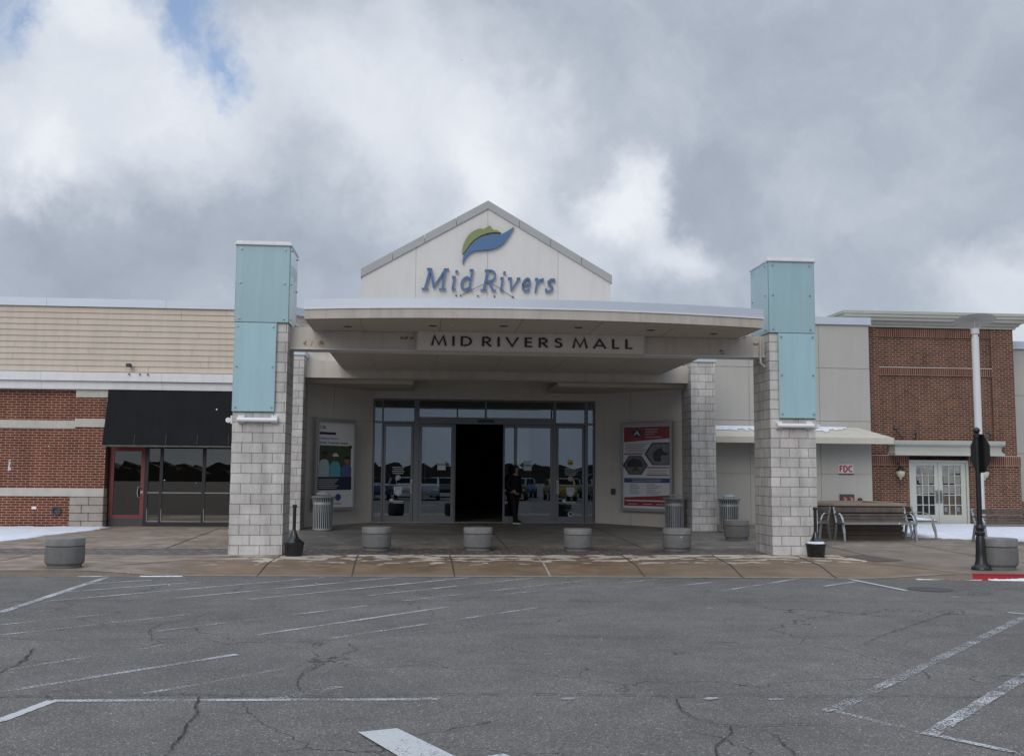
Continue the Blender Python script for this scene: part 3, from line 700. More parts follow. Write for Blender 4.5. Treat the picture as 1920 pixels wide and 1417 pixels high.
# sign board on the beam
sb = thing('sign_board', 'long beige board with dark capital letters reading MID RIVERS MALL', 'sign', (2.27, 20.9, 4.16))
MB().box(-.10, 4.65, 20.86, 20.998, 4.165, 4.545).build('board', mat('sign_beige', (.66, .63, .58), .7, var=.04), sb)
tr_ = MB(); tr_.box(-.125, 4.675, 20.85, 20.999, 4.546, 4.565).box(-.125, -.101, 20.85, 20.999, 4.145, 4.5455).box(4.651, 4.675, 20.85, 20.999, 4.145, 4.5455).box(-.1005, 4.6505, 20.85, 20.999, 4.145, 4.1645)
tr_.build('board_frame', M_beam, sb)

# stroke lettering ---------------------------------------------------
def A(cx_, cy_, rx, ry, a0, a1, n=10): return [(cx_ + rx * math.cos(R(a0 + (a1 - a0) * i / n)), cy_ + ry * math.sin(R(a0 + (a1 - a0) * i / n))) for i in range(n + 1)]
SANS = {
 'M': (1.0, [[(.06, 0), (.22, 1), (.52, .12), (.82, 1), (.98, 0)]]), 'I': (.12, [[(.06, 0), (.06, 1)]]),
 'D': (.74, [[(.07, .065), (.3, .065)] + A(.3, .5, .38, .435, -90, 90, 14) + [(.07, .935)], [(.07, 0), (.07, 1)]]),
 'R': (.62, [[(.07, 0), (.07, 1)], [(.07, .935), (.3, .935)] + A(.3, .70, .22, .235, 90, -90, 10) + [(.07, .465)], [(.26, .46), (.58, 0)]]),
 'V': (.84, [[(.03, 1), (.42, .04), (.81, 1)]]), 'E': (.52, [[(.07, 0), (.07, 1)], [(.07, .935), (.5, .935)], [(.07, .52), (.46, .52)], [(.07, .065), (.5, .065)]]),
 'S': (.54, [[(.48, .86)] + A(.28, .74, .17, .195, 50, 270, 10) + A(.28, .30, .20, .235, 90, -130, 12) + [(.06, .16)]]),
 'A': (.86, [[(.03, 0), (.43, .97), (.83, 0)], [(.16, .30), (.70, .30)]]), 'L': (.48, [[(.07, 0), (.07, 1)], [(.07, .065), (.47, .065)]]),
 'F': (.5, [[(.07, 0), (.07, 1)], [(.07, .935), (.48, .935)], [(.07, .52), (.44, .52)]]),
 'C': (.66, [A(.42, .5, .35, .435, 50, 310, 16)])}
def stroke(mb, pts, w, f, y0, y1, m=None):
    """2D polyline with mitred joins, mapped through f(u,v)->(x,z), extruded y0..y1"""
    P_ = [Vector(p) for p in pts]; lf, rt = [], []
    for i, p in enumerate(P_):
        d0 = (P_[i] - P_[i - 1]).normalized() if i else None; d1 = (P_[i + 1] - P_[i]).normalized() if i < len(P_) - 1 else None
        if d0 is None: n_ = Vector((-d1.y, d1.x)); k = 1
        elif d1 is None: n_ = Vector((-d0.y, d0.x)); k = 1
        else:
            a = Vector((-d0.y, d0.x)); b_ = Vector((-d1.y, d1.x)); n_ = (a + b_)
            if n_.length < 1e-4: n_ = a
            n_.normalize(); k = min(1 / max(n_.dot(a), .2), 1.9)
        lf.append(p + n_ * w / 2 * k); rt.append(p - n_ * w / 2 * k)
    for i in range(len(P_) - 1):
        q = [f(*lf[i]), f(*lf[i + 1]), f(*rt[i + 1]), f(*rt[i])]
        mb.add([(x, y0, z) for x, z in q] + [(x, y1, z) for x, z in q], [(0, 1, 2, 3), (7, 6, 5, 4), (0, 4, 5, 1), (2, 6, 7, 3)] + ([(3, 7, 4, 0)] if i == 0 else []) + ([(1, 5, 6, 2)] if i == len(P_) - 2 else []), m)
def write(word, glyphs, x0, x1, z0, h, w, y0, y1, gap, space, m, parent, drop=0.0, slant=0.0, wx=1.0):
    adv = 0; lay = []
    for ch in word:
        if ch == ' ': adv += space; continue
        gw, st_ = glyphs[ch]; lay.append((ch, adv, st_)); adv += gw * wx + gap
    adv -= gap; sc_ = (x1 - x0) / adv
    for ch, a, st_ in lay:
        mb = MB(); zc = z0 - drop * (a / adv)
        for i, s_ in enumerate(st_):
            ww = w
            if isinstance(s_, tuple): ww, s_ = s_
            stroke(mb, s_, ww, lambda u, v: (x0 + (a + u * wx + v * slant) * sc_, zc + v * h), y0 - .0012 * i, y1, m[0] if isinstance(m, tuple) else m)
        ob = mb.build('letter', None, parent)
write('MID RIVERS MALL', SANS, .175, 4.40, 4.26, .20, .150, 20.842, 20.858, .42, .26, M_black, sb)

# ------------------------------------------------------------------ entrance pavilion (gable, vestibule, doors)
pv = thing('entrance_pavilion', 'pale stucco gabled mall entrance building behind the canopy', 'building', (1.9, 30.3, .19))
YG = 28.5
gb = MB()
# gable wall in four panels with open joints
def gable_top(x): return 9.20 - abs(x - 1.815) * (9.20 - 7.14) / 3.55
jx = [-1.735, -.22, 1.815, 3.85, 5.385]
for a, b_ in zip(jx, jx[1:]):
    a2, b2 = a + (.008 if a > -1.7 else 0), b_ - (.008 if b_ < 5.3 else 0)
    gb.prism([(a2, 4.95), (b2, 4.95), (b2, gable_top(b2)), (a2, gable_top(a2))], YG, YG + .02, 'y')
gb.prism([(-1.735, 4.95), (5.385, 4.95), (5.385, 7.14), (1.815, 9.2), (-1.735, 7.14)], YG + .0205, 36, 'y')
gb.build('gable_wall', M_stuccoG, pv)
rk = MB()
for sgn in (-1, 1):
    xe = -1.765 if sgn < 0 else 5.415
    n_ = 4
    for i in range(n_):
        xa = xe + (1.815 - xe) * i / n_; xb = xe + (1.815 - xe) * (i + 1) / n_
        if i < n_ - 1: xb -= .012 * (1 if sgn < 0 else -1)
        za, zb = gable_top(xa), gable_top(xb)
        rk.prism([(xa, za), (xb, zb), (xb, zb + .235), (xa, za + .235)], YG - .05, YG + .35, 'y')
    rk.prism([(xe, gable_top(xe) + .0), (1.815, 9.2), (1.815, 9.43), (xe, gable_top(xe) + .23)], YG + .351, 36.1, 'y')
rk.build('rake_trim', M_rake, pv)
# door wall
YD = 30.3
dw = MB()
panels(dw, -1.42, 5.24, 3.84, 4.79, YD, [], [], t=.3)
dw.build('door_wall', M_stucco, pv)
def wing(xa, ya, xb, yb, nm, mt_):
    """slanting wall from (xa,ya) to (xb,yb)"""
    d = Vector((xb - xa, yb - ya, 0)); L_ = d.length; d.normalize(); n_ = Vector((d.y, -d.x, 0))
    if n_.y > 0: n_ = -n_
    mb = MB()
    def quadp(u0, u1, z0, z1, o0, o1):
        ps = [(u0, o0), (u1, o0), (u1, o1), (u0, o1)]; vs = []
        for z in (z0, z1):
            for u, o_ in ps: q = Vector((xa, ya, 0)) + d * u + n_ * o_; vs.append((q.x, q.y, z))
        mb.add(vs, [(0, 3, 2, 1), (4, 5, 6, 7), (0, 1, 5, 4), (1, 2, 6, 5), (2, 3, 7, 6), (3, 0, 4, 7)])
    zj = [.12, 1.70, 3.14, 4.78]; uj = [0, L_ * .42, L_]
    for i in range(3):
        for j in range(2): quadp(uj[j] + (.008 if j else 0), uj[j + 1] - (.008 if not j else 0), zj[i] + .008, zj[i + 1] - .008, 0, -.018)
    quadp(0, L_, .12, 4.78, -.0185, -.25)
    return mb.build(nm, mt_, pv)
wing(-3.22, 28.1, -1.42, 30.3, 'wing_wall', M_stucco)
wing(5.24, 30.3, 7.36, 28.1, 'wing_wall', M_stucco)
bh = MB(); bh.box(-3.25, -.24, 27.87, 30.28, 4.06, 4.16).box(3.78, 7.36, 27.87, 30.28, 4.06, 4.16); bh.build('bulkhead', M_soffit, pv)
rf = MB(); rf.box(-4.05, 8.02, 28.02, 42, 4.80, 4.90); rf.build('flat_roof', M_stucco, pv)
MB().box(-4.05, 8.02, 27.87, 28.015, 4.625, 4.935).build('roof_fascia', M_beam, pv)
MB().box(-4.08, 8.05, 27.83, 28.10, 4.937, 5.06).build('fascia_coping', M_coping, pv)
lp_ = MB(); lp_.box(-4.05, -3.125, 28.15, 42, .1, 4.79).box(7.37, 8.0, 28.15, 42, .1, 4.79); lp_.build('side_wall', M_stucco, pv)
# dark interior behind the doors
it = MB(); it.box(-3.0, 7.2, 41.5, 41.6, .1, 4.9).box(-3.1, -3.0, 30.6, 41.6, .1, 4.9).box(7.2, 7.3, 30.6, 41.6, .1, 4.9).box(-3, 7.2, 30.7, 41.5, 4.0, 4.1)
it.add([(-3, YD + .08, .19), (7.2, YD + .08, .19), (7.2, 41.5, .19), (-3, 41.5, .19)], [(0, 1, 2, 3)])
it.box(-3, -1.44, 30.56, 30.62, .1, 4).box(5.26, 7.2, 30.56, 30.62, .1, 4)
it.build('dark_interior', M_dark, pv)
# storefront frame
Zf0, Z1, Z2, Zt = .19, 3.08, 3.30, 3.84
fr = MB()
yf0, yf1 = YD + .05, YD + .18
for x0, x1 in [(-1.42, -1.37), (-1.165, -1.115), (-.215, -.055), (3.975, 4.06), (4.935, 5.03), (5.19, 5.24)]:
    fr.box(x0, x1, yf0, yf1, Zf0, Zt)
fr.box(1.90, 1.96, yf0 + .002, yf1 - .002, Z2, Zt - .05)
for a, b_ in [(-1.37, -1.165), (-1.115, -.215), (4.06, 4.935), (5.03, 5.19), (-.055, 1.90), (1.96, 3.975)]:
    fr.box(a, b_, yf0 + .001, yf1 - .001, Zt - .05, Zt); 
for a, b_ in [(-1.37, -1.165), (-1.115, -.215), (4.06, 4.935), (5.03, 5.19)]: fr.box(a, b_, yf0 + .001, yf1 - .001, Z1 + .03, Z1 + .09)
fr.box(-.055, 3.975, yf0 - .04, yf1 + .03, Z1 + .02, Z2)
for a, b_ in [(-1.37, -1.165), (5.03, 5.19)]: fr.box(a, b_, yf0 + .001, yf1 - .001, 1.28, 1.34).box(a, b_, yf0 + .001, yf1 - .001, Zf0, .34)
fr.build('storefront_frame', M_alu, pv, bevel=.003)
for a, b_, z0, z1 in [(-1.37, -1.165, 1.34, Z1 + .03), (-1.37, -1.165, .34, 1.28), (-1.37, -1.165, Z1 + .09, Zt - .05), (-1.115, -.215, Z1 + .09, Zt - .05), (-.055, 1.90, Z2, Zt - .05), (1.96, 3.975, Z2, Zt - .05),
                      (4.06, 4.935, Z1 + .09, Zt - .05), (5.03, 5.19, Z1 + .09, Zt - .05), (5.03, 5.19, 1.34, Z1 + .03), (5.03, 5.19, .34, 1.28)]:
    MB().box(a, b_, YD + .11, YD + .118, z0, z1).build('glass_pane', M_glass, pv)
MB().box(1.68, 2.17, yf0 - .055, yf0 - .041, Z1 + .07, Z1 + .16).build('door_sensor', M_black, pv)
def leaf(x0, x1, z0, z1, y, nm, stile=.07, brail=.17, trail=.09, bar=True, hand=0, lab=None):
    d = MB(); d.box(x0, x0 + stile, y, y + .05, z0, z1).box(x1 - stile, x1, y, y + .05, z0, z1).box(x0 + stile, x1 - stile, y + .001, y + .049, z0, z0 + brail).box(x0 + stile, x1 - stile, y + .001, y + .049, z1 - trail, z1)
    ob = d.build(nm, M_alu, pv, bevel=.002)
    if lab: ob['label'] = lab
    MB().box(x0 + stile, x1 - stile, y + .02, y + .028, z0 + brail, z1 - trail).build('glass_pane', M_glass, ob)
    if bar:
        MB().tube([(x0 + stile - .02, y - .05, 1.28), (x1 - stile + .02, y - .05, 1.28)], .018, 8).build('push_bar', M_alul, ob)
        hx = x1 - .04 if hand > 0 else x0 + .04
        MB().tube([(hx, y, 1.40), (hx, y - .06, 1.40), (hx, y - .06, 1.08), (hx, y, 1.08)], .016, 8).build('handle', M_alul, ob)
        MB().box(hx - .035, hx + .035, y - .012, y - .001, 1.04, 1.44).build('handle_plate', M_alul, ob)
    return ob
dl_ = leaf(-1.105, -.225, Zf0 + .01, Z1 + .02, YD + .085, 'swing_door', hand=1, lab='left glass swing door beside the sliding doors')
dr_ = leaf(4.07, 4.925, Zf0 + .01, Z1 + .02, YD + .085, 'swing_door', hand=-1, lab='right glass swing door beside the sliding doors')
sl_ = leaf(-.05, .985, Zf0 + .01, Z1 + .015, YD + .06, 'sliding_door', stile=.085, bar=False, lab='left sliding door standing open')
sr_ = leaf(2.80, 3.97, Zf0 + .01, Z1 + .015, YD + .06, 'sliding_door', stile=.085, bar=False, lab='right sliding door standing open')
ls_ = leaf(.10, 1.04, Zf0 + .01, Z1 + .015, YD + .13, 'inner_sliding_door', stile=.06, bar=False)
rs_ = leaf(2.46, 3.30, Zf0 + .01, Z1 + .015, YD + .13, 'inner_sliding_door', stile=.06, bar=False)
th_ = MB(); th_.box(-1.42, 5.24, YD - .02, YD + .25, .17, .196); th_.build('threshold', M_alul, pv)
# stickers on doors
def decal(mb, x, z, w, h, y, m=None): mb.box(x - w / 2, x + w / 2, y - .003, y - .001, z - h / 2, z + h / 2, m)
ys2 = YD + .105
def disc(mb, x, z, r, y, m=None): mb.tube([(x, y - .001, z), (x, y - .004, z)], r, 20, m)
for ob, cx_, yel in ((dl_, -.66, 0), (dr_, 4.50, 1)):
    k = MB()
    for i in range(4): decal(k, cx_ + .0, 1.80 - i * .06, .36 - .05 * (i % 2), .018, ys2, M_sticker)
    disc(k, cx_, 1.50, .075, ys2, M_sticker); disc(k, cx_, 1.50, .055, ys2 - .004, M_pred); disc(k, cx_, 1.50, .035, ys2 - .008, M_sticker)
    decal(k, cx_, 1.18, .24, .11, ys2, M_sticker); disc(k, cx_, 1.08, .12, ys2 - .001, M_sky2); disc(k, cx_, 1.08, .06, ys2 - .005, M_sticker)
    decal(k, cx_ - .02, .80, .36, .022, ys2, M_sticker); decal(k, cx_ + .02, .75, .30, .014, ys2, M_sticker); decal(k, cx_ - .19, .84, .10, .06, ys2, M_sticker)
    if yel:
        disc(k, cx_, 1.98, .095, ys2, M_yel); decal(k, cx_, 1.96, .12, .05, ys2 - .004, M_darkgrey); decal(k, cx_, .56, .28, .02, ys2, M_grey); disc(k, cx_, .44, .075, ys2, M_sticker); disc(k, cx_ + .01, .45, .05, ys2 - .004, M_darkgrey)
    else: decal(k, cx_ + .36, 2.02, .15, .10, ys2 - .004, mat('sticker_tan', (.5, .38, .2), .5))
    k.build('door_sticker', None, ob)
k_ = 0
for ch in 'HOURS': text_mesh('door_lettering', ch, .065, (-.985, ys2 - .002, 2.50 - .13 * k_), M_sticker, dl_, h=.085); k_ += 1
for ob, cx_, s_ in ((sl_, .62, 1), (sr_, 3.20, -1)):
    k = MB(); ya = YD + .076
    decal(k, cx_, 1.88, .24, .30, ya, M_sticker)
    k.add([(cx_ + s_ * .12, ya - .006, 1.98), (cx_ + s_ * .26, ya - .006, 1.89), (cx_ + s_ * .12, ya - .006, 1.80)], [(0, 1, 2)], M_darkgrey)
    decal(k, cx_, 1.89, .22, .06, ya - .003, M_teal)
    k.build('arrow_sticker', None, ob)
# logo ---------------------------------------------------------------
lg = thing('leaf_emblem', 'green and blue leaf emblem on the gable above the blue lettering', 'emblem', (1.8, 28.4, 7.59))
def smooth_poly(pts, n=5):
    out = []; N_ = len(pts)
    for i in range(N_):
        p0, p1, p2, p3 = (pts[(i + k) % N_] for k in (-1, 0, 1, 2))
        if len(p1) > 2: c1 = 1
        for j in range(n):
            t_ = j / n; q = []
            for c in (0, 1):
                m1 = 0 if len(p1) > 2 else (p2[c] - p0[c]) / 2; m2 = 0 if len(p2) > 2 else (p3[c] - p1[c]) / 2
                q.append((2 * t_**3 - 3 * t_**2 + 1) * p1[c] + (t_**3 - 2 * t_**2 + t_) * m1 + (-2 * t_**3 + 3 * t_**2) * p2[c] + (t_**3 - t_**2) * m2)
            out.append(tuple(q))
    return out
blue = [(1.10, 7.56, 1), (1.12, 7.78), (1.25, 8.01), (1.46, 8.25), (1.66, 8.37), (1.90, 8.42), (2.22, 8.46), (2.56, 8.68, 1), (2.44, 8.44), (2.24, 8.17), (2.00, 8.03), (1.72, 7.98), (1.42, 7.94), (1.25, 7.82), (1.15, 7.68)]
green = [(1.085, 7.88, 1), (1.12, 8.12), (1.24, 8.37), (1.42, 8.53), (1.60, 8.60), (1.655, 8.58, 1), (1.75, 8.62), (1.84, 8.685), (1.90, 8.66), (1.96, 8.575), (2.08, 8.56), (2.20, 8.49, 1), (1.98, 8.50), (1.78, 8.46), (1.56, 8.36), (1.36, 8.20), (1.20, 7.98), (1.13, 7.86, 1)]
def emblem(pts, nm, mt_):
    poly = smooth_poly(pts)
    ob = MB().prism(poly, 28.40, 28.46, 'y').build(nm, mt_, lg)
    cxp = sum(p[0] for p in poly) / len(poly)
    e = MB(); n_ = len(poly)
    e.prism(poly, 28.4605, 28.495, 'y'); e.build('emblem_return', M_darkgrey, ob)
emblem(blue, 'blue_leaf', M_blue); emblem(green, 'green_leaf', M_green)
SL = {  # slab serif italic, x height .66; (width, strokes) strokes as (weight, points) or points
 'M': (1.08, [(.125, [(.16, .04), (.22, .96)]), (.13, [(.25, .97), (.52, .12)]), (.085, [(.52, .12), (.86, .97)]), (.125, [(.86, .96), (.90, .04)]), (.075, [(.02, .037), (.31, .037)]), (.075, [(.76, .037), (1.06, .037)]), (.075, [(.08, .963), (.30, .963)]), (.075, [(.80, .963), (1.02, .963)])]),
 'i': (.30, [(.125, [(.15, .08), (.15, .64)]), (.07, [(.03, .625), (.18, .625)]), (.07, [(.12, .037), (.30, .037)]), (.14, [(.13, .87), (.245, .87)])]),
 'd': (.58, [(.125, [(.47, .04), (.45, .98)]), (.07, [(.32, .965), (.50, .965)]), (.075, [(.45, .037), (.60, .037)]), (.115, [(.46, .54)] + A(.28, .33, .19, .285, 55, 300, 12) + [(.46, .14)])]),
 'R': (.76, [(.125, [(.16, .04), (.20, .96)]), (.075, [(.02, .037), (.34, .037)]), (.075, [(.06, .963), (.40, .963)]), (.105, [(.38, .955)] + A(.40, .70, .22, .235, 80, -90, 10) + [(.18, .46)]), (.13, [(.36, .45), (.62, .05)]), (.075, [(.56, .037), (.78, .037)])]),
 'v': (.60, [(.125, [(.12, .64), (.27, .06)]), (.09, [(.27, .05), (.54, .62)]), (.07, [(.0, .625), (.20, .625)]), (.07, [(.44, .625), (.62, .625)])]),
 'e': (.52, [(.105, [(.08, .32)] + [(.42, .33)] + A(.27, .46, .155, .16, -10, 110, 6) + A(.28, .33, .20, .285, 120, 300, 12) + [(.48, .12)])]),
 'r': (.48, [(.125, [(.15, .0), (.15, .64)]), (.07, [(.02, .625), (.18, .625)]), (.10, [(.17, .40), (.27, .57), (.40, .60)]), (.10, [(.43, .50), (.43, .64)])]),
 's': (.46, [(.115, [(.42, .50), (.41, .60), (.26, .61), (.12, .52), (.15, .40), (.33, .30), (.40, .17), (.27, .045), (.08, .06), (.06, .18)])])}
SLT = {k: (w, [(a * .66, b_) for a, b_ in st]) for k, (w, st) in SL.items()}
ls = thing('wall_lettering', 'blue slab serif lettering reading Mid Rivers on the gable', 'lettering', (1.85, 28.4, 6.78))
for (wd, xa, xb) in (('Mid', -.07, 1.36), ('Rivers', 1.60, 3.70)):
    hh = .62
    for y0, y1, mt_, dx in ((28.37, 28.40, M_blue, 0),):
        write(wd, SLT, xa, xb, 6.80, hh, .1, y0, y1, .10, .3, mt_, ls, slant=.17)
rets = [o for o in ls.children]
for o in rets:            # letter returns: pale sides behind each face
    c = o.copy(); c.data = o.data.copy(); c.name = 'letter_return'; COL.objects.link(c)
    for v in c.data.vertices: v.co.y = v.co.y + .032 if v.co.y < -.01 else .092
    c.data.materials.clear(); c.data.materials.append(M_edge); c.parent = o; c.location = (.008, 0, -.012)
    for v in c.data.vertices: pass
# small stubs and wires left below the lettering
wr = MB()
for x in (.93, 1.06, 1.55, 2.02, 2.55): wr.tube([(x, 28.5, 6.66), (x, 28.44, 6.66)], .022, 8)
wr.tube([(1.10, 28.46, 6.68), (1.62, 28.42, 6.95), (1.78, 28.42, 7.02)], .008, 6); wr.tube([(1.95, 28.42, 7.0), (2.1, 28.42, 6.93), (2.60, 28.46, 6.60)], .008, 6)
ws_ = thing('sign_wiring', 'row of small stubs and loose wires on the gable just above the canopy', 'wiring', (1.75, 28.46, 6.66)); wr.build('stub', M_darkgrey, ws_)

# ------------------------------------------------------------------ poster cases on the wings
def poster_case(xa, ya, xb, yb, label):
    d = Vector((xb - xa, yb - ya)); L_ = d.length; rz = math.atan2(d.y, d.x); mid = ((xa + xb) / 2, (ya + yb) / 2)
    t_ = thing('poster_case', label, 'poster', (mid[0], mid[1], .58), rz)
    w = L_; h = 2.55
    f = MB(); f.box(-w / 2, -w / 2 + .07, -.10, 0, 0, h).box(w / 2 - .07, w / 2, -.10, 0, 0, h).box(-w / 2 + .07, w / 2 - .07, -.099, -.001, 0, .09).box(-w / 2 + .07, w / 2 - .07, -.099, -.001, h - .08, h)
    f.build('case_frame', mat('case_frame', (.30, .31, .31), .4, metal=.4), t_, local=True, bevel=.006)
    sh = MB().box(-w / 2 + .07, w / 2 - .07, -.05, -.045, .09, h - .08).build('poster_sheet', M_poster, t_, local=True)
    return t_, sh, w, h
def bx2(mb, u0, u1, v0, v1, w, h, m, k=0):   # normalised sheet coords
    W_, H_ = w - .14, h - .17
    mb.box(-W_ / 2 + u0 * W_, -W_ / 2 + u1 * W_, -.052 - k * .0012, -.0505 - k * .0012, .09 + v0 * H_, .09 + v1 * H_, m)
def pl2(mb, pts, w, h, m, k=0):
    W_, H_ = w - .14, h - .17
    mb.prism([(-W_ / 2 + u * W_, .09 + v * H_) for u, v in pts], -.052 - k * .0012, -.0505 - k * .0012, 'y', m)
def tx2(s, u0, u1, v, hh, w, h, m, par, k=1):
    W_, H_ = w - .14, h - .17
    text_mesh('poster_text', s, (u1 - u0) * W_, (-W_ / 2 + u0 * W_, -.0525 - k * .0012, .09 + v * H_), m, par, h=hh * H_, ext=.0004, local=True, bold=.012)
t1, s1, w1_, h1_ = poster_case(-2.92, 28.28, -1.93, 29.49, 'poster case on the left wing wall with CBL poster of three smiling walkers')
p = MB()
bx2(p, .05, .50, .845, .875, w1_, h1_, M_navy)
bx2(p, .06, .94, .355, .72, w1_, h1_, M_fol)
bx2(p, .0, .97, .20, .354, w1_, h1_, M_navy)
M_t1 = mat('poster_shirt_pale', (.30, .38, .42), .5); M_t2 = mat('poster_shirt_blue', (.06, .10, .20), .5); M_sk = mat('poster_skin', (.24, .12, .085), .5); M_sk2 = mat('poster_skin_dark', (.07, .04, .03), .5)
for (cx_, wd, top, shirt, skn, hat) in ((.20, .17, .55, M_t1, M_sk2, None), (.50, .17, .53, M_teal, M_sk2, M_lite), (.83, .15, .50, M_t2, M_sk, None)):
    pl2(p, [(cx_ - wd, .356), (cx_ + wd * .85, .356), (cx_ + wd * .9, .46), (cx_ + wd * .6, top - .01), (cx_ + .04, top + .012), (cx_ - .04, top + .012), (cx_ - wd * .7, top - .015), (cx_ - wd, .46)], w1_, h1_, shirt, 1)
    pl2(p, [(cx_ + .075 * math.cos(a), top + .045 + .042 * math.sin(a)) for a in [i * .449 for i in range(14)]], w1_, h1_, skn, 2)
    pl2(p, [(cx_ + .085 * math.cos(a), top + .066 + .036 * max(-.1, math.sin(a))) for a in [i * .449 for i in range(14)]], w1_, h1_, hat or M_hair, 3)
for i in range(5): bx2(p, .05, .60 - .05 * (i % 3), .318 - i * .024, .325 - i * .024, w1_, h1_, M_lite, 1)
pl2(p, [(.60 + .085 * math.cos(a), .115 + .04 * math.sin(a)) for a in [i * .449 for i in range(14)]], w1_, h1_, M_pblue, 0)
bx2(p, .59, .61, .06, .115, w1_, h1_, M_pblue, 1); bx2(p, .50, .70, .035, .045, w1_, h1_, M_grey, 0); bx2(p, .36, .44, .08, .10, w1_, h1_, M_navy)
pl2(p, [(.92 + .045 * math.cos(a), .71 + .02 * math.sin(a)) for a in [i * .449 for i in range(14)]], w1_, h1_, M_navy, 4)
p.build('poster_print', None, s1, local=True)
tx2('CBL', .06, .24, .915, .032, w1_, h1_, M_navy, s1); tx2('Helping Others', .05, .58, .785, .030, w1_, h1_, M_grey, s1); tx2('Stride Towards Health', .05, .84, .738, .030, w1_, h1_, M_grey, s1)
t2, s2, w2_, h2_ = poster_case(5.90, 29.47, 7.12, 28.21, 'poster case on the right wing wall with red and white sports association poster')
p = MB()
pl2(p, [(.02, .80), (.02, .985), (.98, .985), (.98, .84)], w2_, h2_, M_pred)
pl2(p, [(.30 + .12 * math.cos(a), .905 + .045 * math.sin(a)) for a in [i * .449 for i in range(14)]], w2_, h2_, M_navy, 1)
pl2(p, [(.22, .875), (.30, .94), (.38, .875), (.33, .885), (.30, .905), (.26, .885)], w2_, h2_, M_lite, 2); bx2(p, .10, .40, .835, .843, w2_, h2_, M_sk, 2)
for i in range(5): bx2(p, .05, .52 - .05 * (i % 3), .770 - i * .022, .777 - i * .022, w2_, h2_, M_grey)
bx2(p, .02, .42, .650, .664, w2_, h2_, M_pred)
hexa = lambda cx_, cy_, rx, ry: [(cx_ + rx, cy_), (cx_ + rx * .5, cy_ + ry), (cx_ - rx * .5, cy_ + ry), (cx_ - rx, cy_), (cx_ - rx * .5, cy_ - ry), (cx_ + rx * .5, cy_ - ry)]
pl2(p, [(.46, .655), (.62, .79), (.98, .79), (.98, .52), (.62, .52)], w2_, h2_, M_navy)
pl2(p, [(.50, .655), (.64, .775), (.97, .775), (.97, .53), (.64, .53)], w2_, h2_, mat('photo_grey', (.17, .17, .18), .6, var=.4, vscale=9), 1)
pl2(p, [(.66, .57), (.64, .66), (.72, .71), (.82, .73), (.86, .68), (.95, .66), (.95, .64), (.82, .635), (.80, .56)], w2_, h2_, M_black, 2)
pl2(p, hexa(.26, .52, .27, .115), w2_, h2_, M_navy); pl2(p, [(u if u > .02 else .02, v) for u, v in hexa(.26, .52, .245, .105)], w2_, h2_, mat('photo_field', (.12, .13, .12), .6, var=.5, vscale=9), 1)
pl2(p, [(.08, .50), (.10, .57), (.22, .605), (.38, .58), (.44, .50)], w2_, h2_, M_black, 2); pl2(p, [(.18, .43), (.24, .50), (.32, .49), (.38, .43), (.30, .46)], w2_, h2_, M_fol, 3)
for v in (.485, .395): bx2(p, .50, .96, v, v + .013, w2_, h2_, M_pred)
for v in (.45, .425): bx2(p, .52, .92, v, v + .007, w2_, h2_, M_grey)
bx2(p, .02, .98, .31, .365, w2_, h2_, M_pblue); bx2(p, .18, .82, .345, .350, w2_, h2_, M_lite, 1); bx2(p, .20, .80, .325, .330, w2_, h2_, M_lite, 1)
for i in range(6): bx2(p, .14, .30 + .03 * (i % 3), .285 - i * .022, .291 - i * .022, w2_, h2_, M_grey); bx2(p, .50, .68 + .07 * ((i * 2) % 3), .285 - i * .022, .291 - i * .022, w2_, h2_, M_grey)
pl2(p, [(.02, .03), (.02, .13), (.98, .165), (.98, .03)], w2_, h2_, M_pred); bx2(p, .05, .93, .085, .100, w2_, h2_, M_lite, 1)
for a in (.10, .42, .70): bx2(p, a, a + .2, .05, .056, w2_, h2_, M_lite, 1)
p.build('poster_print', None, s2, local=True)
for i, wd in enumerate(('Overland', 'Athletic', 'Sports', 'Association')): tx2(wd, .48, .48 + .032 * len(wd), .945 - i * .032, .019, w2_, h2_, M_lite, s2)
bxm = MB(); bxm.box(5.62, 5.74, 29.72, 29.80, 1.05, 1.22); o = bxm.build('outlet_box', M_darkgrey); tag(o, 'small grey outlet box on the wall left of the red poster', 'outlet')

# ------------------------------------------------------------------ left store building
lb = thing('store_building', 'low brick and cream-sided store left of the entrance', 'building', (-9, 28.2, .14))
YL = 28.2
sd_ = MB(); nb = 11; z0, z1 = 4.30, 6.06; hh = (z1 - z0) / nb
rb = random.Random(5)
def lap_wall(mb, ax, ay, bx_, by_, z0, z1, nb, cuts=True):
    d = Vector((bx_ - ax, by_ - ay, 0)); L_ = d.length; d.normalize(); n_ = Vector((d.y, -d.x, 0)); hh = (z1 - z0) / nb
    for i in range(nb):
        cutsx = sorted([0, L_] + ([rb.uniform(1, L_ - 1) for _ in range(3)] if cuts else []))
        for u0, u1 in zip(cutsx, cutsx[1:]):
            a, b_ = z0 + i * hh, z0 + (i + 1) * hh
            vs = []
            for u in (u0 + .003, u1 - .003):
                for off, z in ((.028, a), (.004, b_ + .004), (-.03, b_ + .004), (-.03, a)):
                    q = Vector((ax, ay, 0)) + d * u + n_ * off; vs.append((q.x, q.y, z))
            mb.add(vs, [(0, 4, 5, 1), (1, 5, 6, 2), (3, 2, 6, 7), (0, 3, 7, 4), (0, 1, 2, 3), (7, 6, 5, 4)])
lap_wall(sd_, -17, YL, -4.2, YL, z0, z1, nb)
lap_wall(sd_, -4.19, YL + .01, -1.9, YL + 3.1, 4.9, z1, 8, False)
sd_.build('lap_siding', M_cream, lb)
cp = MB()
for a, b_ in ((-17, -14.2), (-14.195, -11.5), (-11.495, -10.15), (-10.145, -7.0), (-6.995, -4.16)): cp.box(a, b_, YL - .07, YL + .25, 6.065, 6.285)
